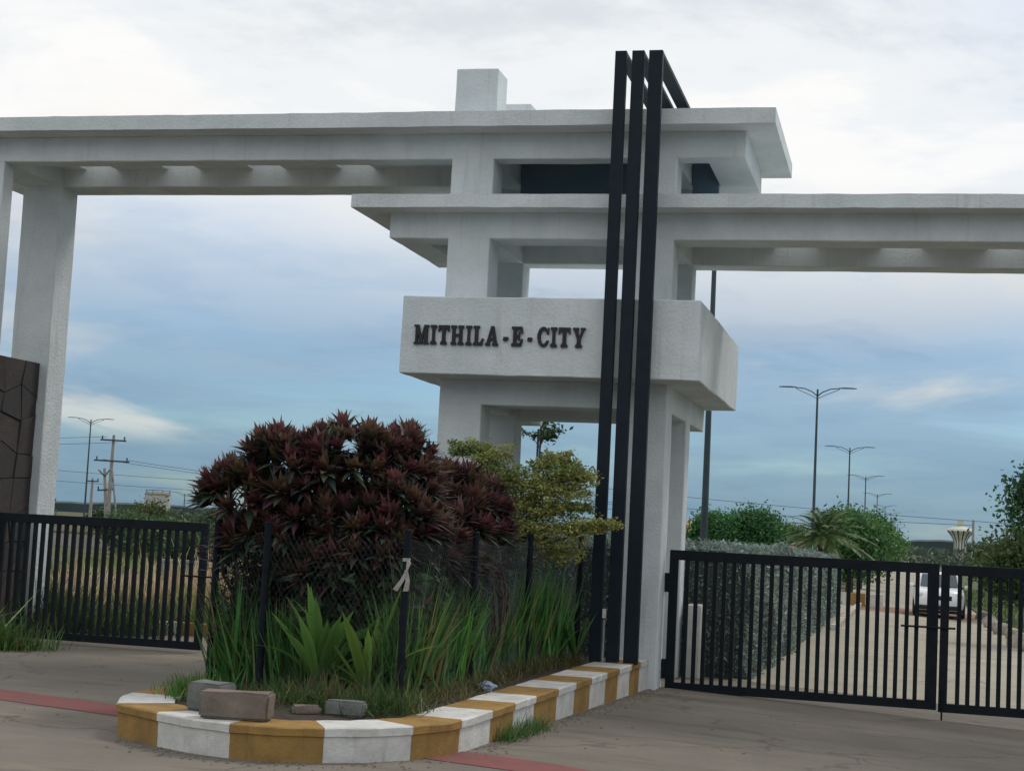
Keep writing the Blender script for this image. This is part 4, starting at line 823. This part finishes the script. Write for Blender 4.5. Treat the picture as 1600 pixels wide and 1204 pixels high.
# ------------------------------------------------------------------ white car
def car():
    t = empty('parked_car', (1.42, 61.6, gz(1.42, 61.6)+.012), label='white hatchback style SUV facing the gate on the inner road', cat='car')
    PAINT = mat('white_car_paint', (.78, .79, .80), .25, spec=.5); GL = mat('dark_glass', (.03, .05, .06), .08, spec=.8); BLK = mat('black_plastic', (.015, .016, .018), .5); TY = mat('tyre', (.012, .012, .013), .85); RIM = mat('rim', (.35, .36, .38), .3, metal=.8); LAMP = mat('headlamp', (.55, .58, .62), .12, spec=.8)
    # body: cross sections along the length (front at -y): y, half width, z bottom, z top, corner roundness
    sec = [(-2.12, .60, .42, .74), (-2.05, .76, .30, .88), (-1.85, .855, .26, .97), (-1.3, .885, .25, 1.03), (-.75, .89, .25, 1.08), (.5, .895, .25, 1.10), (1.5, .885, .25, 1.10), (1.95, .84, .28, 1.06), (2.08, .74, .38, .95)]
    v = []; f = []; n = 12
    for (y, hw, z0, z1) in sec:
        r = min(.16, (z1-z0)*.3); ring = [(-hw+r, z0), (hw-r, z0), (hw-.03, z0+r*.6), (hw, z0+(z1-z0)*.35), (hw, z0+(z1-z0)*.62), (hw-.025, z1-r*.7), (hw-r*1.1, z1), (-hw+r*1.1, z1), (-hw+.025, z1-r*.7), (-hw, z0+(z1-z0)*.62), (-hw, z0+(z1-z0)*.35), (-hw+.03, z0+r*.6)]
        v += [(x, y, z) for x, z in ring]
    for k in range(len(sec)-1):
        for j in range(n): a, b = k*n+j, k*n+(j+1) % n; f.append((a, b, b+n, a+n))
    f += [tuple(reversed(range(n))), tuple((len(sec)-1)*n+j for j in range(n))]
    me = pm('body', v, f, True); link('body', me, PAINT, t)
    cab = [(-.95, .78, 1.06), (-.30, .69, 1.50), (-.05, .67, 1.60), (1.2, .66, 1.60), (1.75, .68, 1.45), (2.0, .74, 1.06)]; v = []; f = []
    for (y, hw, z) in cab: v += [(-hw, y, z), (hw, y, z)]
    k0 = len(v); 
    for (y, hw, z) in cab: v += [(-.80, y, 1.04), (.80, y, 1.04)]
    for k in range(len(cab)-1): a = 2*k; f += [(a, a+1, a+3, a+2), (a, a+2, k0+a+2, k0+a), (a+1, k0+a+1, k0+a+3, a+3)]
    link('cabin', pm('cabin', v, f), PAINT, t)
    MB().v
    m = MB(); m.v = [(-.66, -.93, 1.10), (.66, -.93, 1.10), (.60, -.33, 1.515), (-.60, -.33, 1.515)]; m.f = [(0, 1, 2, 3)]
    ws = m.build('windscreen', GL, t); ws.location = (0, -.022, .012); s_ = ws.modifiers.new('s', 'SOLIDIFY'); s_.thickness = .01; s_.offset = -1
    for sx in (-1, 1):
        m = MB(); m.v = [(sx*.792, -.70, 1.10), (sx*.792, 1.5, 1.10), (sx*.69, 1.35, 1.50), (sx*.695, -.15, 1.50)]; m.f = [(0, 1, 2, 3)]; w = m.build('side_window', GL, t); w.location = (sx*.02, 0, 0)
        w.modifiers.new('s', 'SOLIDIFY').thickness = .01
        m = MB().lathe([(.02, -.10), (.10, -.08), (.115, 0), (.10, .07), (.03, .09)], 12); h = m.build('wing_mirror', PAINT, t, smooth=True); h.location = (sx*1.0, -.62, 1.10); h.scale = (1, .6, .8)
        MB().box(-.08, .08, -.02, .02, -.02, .02).build('mirror_arm', BLK, t).location = (sx*.88, -.62, 1.07)
        m = MB().lathe([(.05, -.03), (.16, -.02), (.16, .03), (.05, .05)], 16); h = m.build('headlight', LAMP, t, smooth=True); h.rotation_euler = (R(90), 0, 0); h.location = (sx*.66, -2.03, .80); h.scale = (1.0, .55, 1)
        m = MB().lathe([(.03, -.02), (.07, -.02), (.07, .02)], 12); h = m.build('fog_lamp', LAMP, t); h.rotation_euler = (R(90), 0, 0); h.location = (sx*.64, -2.06, .47)
        for y in (-1.32, 1.32):
            w = MB().lathe([(.20, -.10), (.31, -.10), (.335, -.06), (.335, .06), (.31, .10), (.20, .10)], 22); wo = w.build('wheel', TY, t, smooth=True); wo.rotation_euler = (0, R(90), 0); wo.location = (sx*.80, y, .335)
            r_ = MB().lathe([(.03, .05), (.21, .07), (.215, -.07)], 16).build('rim', RIM, wo); 
        MB().tube([(sx*.62, -.1, 1.63), (sx*.60, .6, 1.655), (sx*.62, 1.4, 1.63)], .018, 6).build('roof_rail', BLK, t)
    MB().box(-.42, .42, -2.135, -2.10, .64, .80).build('grille', BLK, t, bevel=.02); MB().box(-.70, .70, -2.14, -2.06, .30, .46).build('lower_bumper', BLK, t, bevel=.03); MB().box(-.26, .26, -2.152, -2.139, .50, .60).build('number_plate', mat('plate_white', (.7, .7, .68), .5), t); MB().box(-.84, .84, -1.9, 1.9, .17, .30).build('sill', BLK, t)
car()

# ------------------------------------------------------------------ street lamps
def lamp_mesh(H, double=True):
    def build(t):
        MB().tube([(0, 0, -.3), (0, 0, H*.5), (0, 0, H)], [.085, .062, .042], 10).build('pole', LAMPM, t); MB().tube([(0, 0, -.05), (0, 0, .5)], .11, 10).build('base_sleeve', LAMPM, t)
        for sx in ((-1, 1) if double else (-1,)):
            MB().tube([(0, 0, H-.30), (sx*.22, 0, H-.12), (sx*.55, 0, H+.02), (sx*.95, 0, H+.06)], [.028, .026, .024, .022], 7).build('arm', LAMPM, t); MB().tube([(0, 0, H-.42), (sx*.35, 0, H-.24), (sx*.78, 0, H-.06), (sx*.95, 0, H+.03)], .014, 6).build('brace', LAMPM, t)
            m = MB(); q = [(.92, .085, .03), (1.15, .11, .05), (1.5, .10, .045), (1.68, .05, .03)]
            for x, w, th in q: m.v += [(sx*x, -w, H+.055), (sx*x, w, H+.055), (sx*x, w*.7, H+.055+th), (sx*x, -w*.7, H+.055+th)]
            for k in range(3):
                for j in range(4): a, b = 4*k+j, 4*k+(j+1) % 4; m.f.append((a, b, b+4, a+4))
            m.f += [(3, 2, 1, 0), (12, 13, 14, 15)]; m.build('lamp_head', LAMPM, t)
    return build
def copy_tree(o, loc, rz, label):
    c = o.copy(); COL.objects.link(c); c.location = loc; c.rotation_euler = (0, 0, rz); c['label'] = label
    for ch in [q for q in bpy.data.objects if q.parent == o]:
        k = ch.copy(); COL.objects.link(k); k.parent = c; k.matrix_parent_inverse = ch.matrix_parent_inverse
    return c
LG = 'twin arm street lamps along the median'
lampo = empty('street_lamp', (-3.78, 32, gz(-3.78, 32)-.42), label='twin arm street lamp standing nearest behind the tower', cat='street lamp', group=LG); lamp_mesh(9.0)(lampo)
lamps = [(-3.69, 71.3), (-3.46, 110.7), (-3.21, 151), (-2.74, 194.2), (-2.23, 238), (-1.6, 276), (-1.08, 322), (-.64, 365), (-.3, 410)]
lw = ('next to the palm', 'second beyond the tower counted from the palm', 'third counted from the palm', 'fourth counted from the palm', 'fifth counted from the palm', 'sixth counted from the palm', 'seventh counted from the palm', 'eighth counted from the palm', 'last one before the hills')
for (x, y), w in zip(lamps, lw): copy_tree(lampo, (x, y, gz(x, y)), 0, 'twin arm street lamp in the median row, '+w)
copy_tree(lampo, (-57.9, 107.2, -.7), R(18), 'twin arm street lamp standing in the field beside the utility poles')
sl = empty('single_arm_lamp', (-79.4, 170, -4.3), label='single arm street lamp rising from the trees beside the white water tank', cat='street lamp', group='single arm lamps near the water tank'); lamp_mesh(8.2, False)(sl); sl.rotation_euler = (0, 0, R(20))
copy_tree(sl, (-80.5, 190, -5.6), R(200), 'single arm street lamp half hidden behind the red shrub')

# ------------------------------------------------------------------ utility poles and wires
PCON = mat('pole_concrete', (.36, .34, .31), .9, (.26, .25, .23), 2)
def upole(label, loc, H, lean, arms, stay=False):
    t = empty('utility_pole', loc, label=label, cat='utility pole', group='utility poles in the left field'); t.rotation_euler = (0, lean, R(20)); m = MB(); a, b = .17, .09
    m.v = [(-a, -a, -.3), (a, -a, -.3), (a, a, -.3), (-a, a, -.3), (-b, -b, H), (b, -b, H), (b, b, H), (-b, b, H)]; m.f = [(0, 3, 2, 1), (4, 5, 6, 7), (0, 1, 5, 4), (1, 2, 6, 5), (2, 3, 7, 6), (3, 0, 4, 7)]; m.build('shaft', PCON, t)
    for z, w in arms:
        MB().box(-w, w, -.14, -.085-.0, z-.06, z+.06).build('cross_arm', LAMPM, t)
        for s_ in (-.85, .85): MB().lathe([(.03, z+.06), (.06, z+.12), (.045, z+.2), (.07, z+.26), (.02, z+.32)], 8, s_*w, -.11).build('insulator', LAMPM, t)
    if stay: MB().tube([(0, .1, H*.72), (.95, .3, -.3)], [.06, .09], 6).build('stay_post', PCON, t)
upole('tall concrete utility pole with two cross arms and a slanting prop', (-57.5, 110, -.6), 7.95, R(.4), [(7.55, .95), (6.0, 1.3)], True)
t = upole('shorter concrete pole with a forked top leaning beside the tall pole', (-60.0, 115, -.6), 5.6, R(-6), [(3.9, .6)])
pl = bpy.data.objects['utility_pole.001'] if 'utility_pole.001' in bpy.data.objects else None
if pl:
    for s_ in (-1, 1): MB().tube([(0, -.12, 4.95), (s_*.45, -.12, 5.5)], .05, 6).build('fork_arm', LAMPM, pl)
upole('thin distant pole behind the forked pole', (-75, 140, -.8), 5.4, 0, [(5.1, .6)])
upole('slender roadside pole in front of the striped water tower', (8.0, 190, gz(2, 190)), 6.6, 0, [])
for k, o in enumerate([q for q in bpy.data.objects if q.name.startswith('utility_pole') and 'roadside' in q.get('label', '')]): o['group'] = 'roadside poles by the inner road'
WIREM = mat('cable', (.05, .06, .07), .6)
def cable(label, a, b, sag, r=.016, group='overhead cables'):
    a, b = Vector(a), Vector(b); pts = [a.lerp(b, i/16)-Vector((0, 0, sag*4*(i/16)*(1-i/16))) for i in range(17)]; o = MB().tube(pts, r, 5).build('overhead_cable', WIREM); tag(o, label, 'cable', group)
pt = Vector((-57.3, 110, 7.2)); pb = Vector((-57.3, 110, 5.5))
for s_ in (0, 1):
    cable('overhead cable running left from the top arm of the tall utility pole', pt+Vector((-.6+.9*s_, -.2, -.4*s_)), (-100, 112, 6.6-.6*s_), .5, .016, 'cables left of the tall pole')
    cable('overhead cable sagging right from the lower arm of the tall utility pole', pb+Vector((1.1-1.9*s_, -.2, .0)), (-20, 125, 4.2-.4*s_), .7, .016, 'cables right of the tall pole')
    cable('thin lower cable crossing the field behind the utility poles', (-110, 150, 6.6-1.2*s_), (-30, 150, 5.3-.8*s_), .9, .02, 'low cables across the field')
cable('overhead cable crossing the inner road above the striped water tower', (-40, 200, 7.6), (8, 190, 5.2), .3, .03, 'cables crossing the inner road'); cable('overhead cable running from the roadside pole to the right verge trees', (8, 190, 5.2), (60, 180, 4.0), .3, .03, 'cables leaving the roadside pole'); cable('second overhead cable crossing the inner road', (-40, 200, 5.8), (8, 190, 4.7), .3, .03, 'cables crossing the inner road'); 

# ------------------------------------------------------------------ water tower (right) and tank (left)
t = empty('water_tower', (24.4, 700, -3), label='funnel shaped white water tower with dark green stripes beyond the road', cat='water tower')
TW = mat('tower_white', (.62, .62, .54), .8, (.52, .53, .45), .3); TG = mat('tower_green', (.06, .10, .08), .8)
prof = [(2.6, 0), (2.6, 7.2), (2.9, 8.3), (4.0, 10.2), (5.3, 11.7), (5.5, 12.2), (4.8, 13.0), (3.0, 13.7), (1.2, 14.0)]
MB().lathe(prof, 40).build('shaft_and_bowl', TW, t); MB().lathe([(1.3, 13.9), (1.3, 16.3), (1.4, 16.4), (1.2, 16.7), (.3, 16.8)], 20).build('roof_turret', TW, t)
for k in range(14):
    a = 2*math.pi*k/14; w = .10; m = MB()
    for r, z in prof[:6]:
        rr = r+.06; ww = .42/r*(1 if r < 3 else 1.0+.25*(r-3)); m.v += [(rr*math.cos(a-ww*.5), rr*math.sin(a-ww*.5), z), (rr*math.cos(a+ww*.5), rr*math.sin(a+ww*.5), z)]
    m.f = [(2*i, 2*i+1, 2*i+3, 2*i+2) for i in range(5)]; o = m.build('stripe', TG, t); o.modifiers.new('s', 'SOLIDIFY').thickness = .03
t = empty('water_tank', (-146, 300, -1.8), label='squat round white water tank on short legs above the far trees', cat='water tank')
MB().lathe([(2.45, 3.6), (2.6, 3.7), (2.6, 6.3), (2.5, 6.4)], 26).build('tank', mat('tank_white', (.50, .50, .48), .8, (.40, .39, .37), .5), t, smooth=False); MB().lathe([(2.62, 6.4), (2.62, 6.75), (1.6, 7.0), (.2, 7.2)], 26).build('roof', mat('tank_roof', (.28, .25, .21), .9), t)
for k in range(6): a = k*math.pi/3; MB().tube([(2.1*math.cos(a), 2.1*math.sin(a), -.5), (2.1*math.cos(a), 2.1*math.sin(a), 3.65)], .2, 8).build('leg', PCON, t)
for z in (7.0, 7.4): MB().tube([(2.5*math.cos(k*math.pi/10), 2.5*math.sin(k*math.pi/10), z) for k in range(21)], .04, 5, False).build('railing', LAMPM, t)
for k in range(8): a = k*math.pi/4; MB().tube([(2.5*math.cos(a), 2.5*math.sin(a), 6.6), (2.5*math.cos(a), 2.5*math.sin(a), 7.4)], .04, 5).build('railing_post', LAMPM, t)

# small red and white board, domed shrine top
t = empty('notice_board', (-3.75, 69.5, gz(-3.4, 69.5)+.28), label='small tilted red and white notice board above the hedge by the palm', cat='sign'); t.rotation_euler = (0, R(-14), 0)
MB().tube([(0, 0, -.1), (0, 0, 1.9)], .03, 8).build('post', LAMPM, t); MB().box(-.33, .33, -.05, -.03, 1.72, 2.06).build('panel', mat('board_white', (.6, .58, .56), .7), t)
for (a, b, c, d) in ((-.30, .02, 1.92, 2.02), (.08, .30, 1.92, 2.02), (-.30, .30, 1.76, 1.86)): MB().box(a, b, -.056, -.051, c, d).build('red_stripe', mat('board_red', (.40, .06, .07), .7), t)
t = empty('shrine', (-19.1, 150, -1.2), label='cream stepped shrine dome peeking over the hedge beside the tower leg', cat='shrine'); CR = mat('cream_plaster', (.55, .40, .24), .9, (.42, .30, .19), 1)
MB().lathe([(1.6, 0), (1.6, 2.2), (1.2, 2.3), (1.2, 2.9), (.85, 3.0), (.8, 3.5), (.5, 3.9), (.45, 4.2), (.15, 4.6), (.05, 4.9)], 16).build('dome', CR, t); MB().box(-1.9, 1.9, -1.9, 1.9, -.2, 1.2).build('base', CR, t)

for k, (x, y, h, r) in enumerate(((-24, 52, 1.3, .9), (-27.5, 58, 1.4, 1.0), (-31, 64, 1.4, 1.1), (-33, 70, 1.6, 1.2), (-38, 76, 1.6, 1.2), (-29.5, 66, 1.3, 1.0), (-42, 84, 1.8, 1.3), (-47, 92, 2.0, 1.4), (-41, 96, 2.0, 1.4), (-52, 104, 2.2, 1.5))):
    tree('field_bush', 'low green bush growing in the field between the reeds and the tree belt', 'bush', (x, y, gz(x, y)), h, rb(6, r*.9, r*.5, h*.3, h-r*.3, r*.4, r*.6), 200, 20, .2, (.06, .095, .03) if k % 2 else (.045, .085, .035), 'low bushes in the left field', .06)
# ------------------------------------------------------------------ far tree belt on the left, hills
for k in range(16):
    x = -103+k*3.6+random.uniform(-1, 1); y = 165+random.uniform(-14, 14); h = random.uniform(2.3, 2.9)+(1.2 if k in (0, 3, 6) else 0); r = random.uniform(1.4, 1.9)
    tree('field_tree', 'dark green tree in the belt of trees across the far left field', 'tree', (x, y, gz(x, y)-.1), h, rb(6, r*.9, r*.6, h*.35, h-r*.35, r*.45, r*.75), 150, 16, .36, (.035, .065, .026) if k % 3 else (.06, .085, .022), 'belt of trees across the far left field', .16)
def hills():
    v = []; f = []; K = 260; TREEH = mat('wooded_hill', (.045, .070, .078), 1, (.062, .088, .088), .06, bump=.5, bscale=.5)  # blue-grey of distance haze is put into the hill colour
    for i in range(K+1):
        a = R(-42+60*i/K); rr = 950; x, y = rr*math.sin(a), rr*math.cos(a); h = 3.2+2.8*noise.noise(Vector((i*.05, 3, 0)))+.9*noise.noise(Vector((i*.31, 7, 0)))+.5*noise.noise(Vector((i*.93, 1, 0)))
        h += 2.2*math.exp(-((math.degrees(a)-1.2)/1.6)**2)
        v += [(x, y, -6), (x, y, h-.8), (x*1.02, y*1.02, h+.2), (x*1.1, y*1.1, h-1.0), (x*1.12, y*1.12, -6)]
        if i:
            for j in range(4): a0 = 5*(i-1)+j; f.append((a0, a0+5, a0+6, a0+1))
    link('hills', pm('hills', v, f), TREEH, kind='structure')
hills()
def far_woods(n=9000):
    x = RNG.uniform(-190, 90, n); y = 400+RNG.normal(size=n)*12; top = np.array([2.4+2.2*noise.noise(Vector((a*.05, 2, 0)))+1.0*noise.noise(Vector((a*.21, 5, 0))) for a in x]); z = -2.6+RNG.random(n)**.8*(top+2.0)
    link('far_woods', leafcloud('far_woods', np.stack([x, y, z], 1), 1.5, tint((.050, .075, .050), n, .4), .6), LEAF, kind='stuff', label='hazy strip of woodland closing the view beyond the road', cat='woodland')
far_woods()
# loose gravel and dirt along the kerb foot
def pebbles():
    V = []; F = []
    for k in range(700):
        if k < 560:
            L_ = RNG.uniform(CUM[-1]*.42, CUM[-1]); (p,), _ = resample(KR, [L_]); (q0, q1), _ = resample(KR, [L_-.1, L_+.1]); t = (q1-q0).normalized(); n = Vector((t.y, -t.x, 0)); p = p+n*abs(RNG.normal())*.16+n*.02
        else: p = Vector((RNG.uniform(-12.5, 1), RNG.uniform(12.5, 21.5), 0))
        if k >= 560 and -7.4 < p.x < -3.2: continue
        s_ = RNG.uniform(.006, .022); i = len(V); z = gz(p.x, p.y)
        for d in ((1, 0, .1), (0, 1, .1), (-1, 0, .1), (0, -1, .1), (.2, .1, .9)): V.append((p.x+d[0]*s_*RNG.uniform(.7, 1.3), p.y+d[1]*s_*RNG.uniform(.7, 1.3), z+d[2]*s_))
        F += [(i, i+1, i+4), (i+1, i+2, i+4), (i+2, i+3, i+4), (i+3, i, i+4)]
    o = link('gravel', pm('gravel', V, F), mat('gravel', (.19, .16, .13), 1, (.13, .11, .09), 30), kind='stuff'); o['label'] = 'loose gravel and dirt along the foot of the planter kerb'; o['category'] = 'gravel'
pebbles()
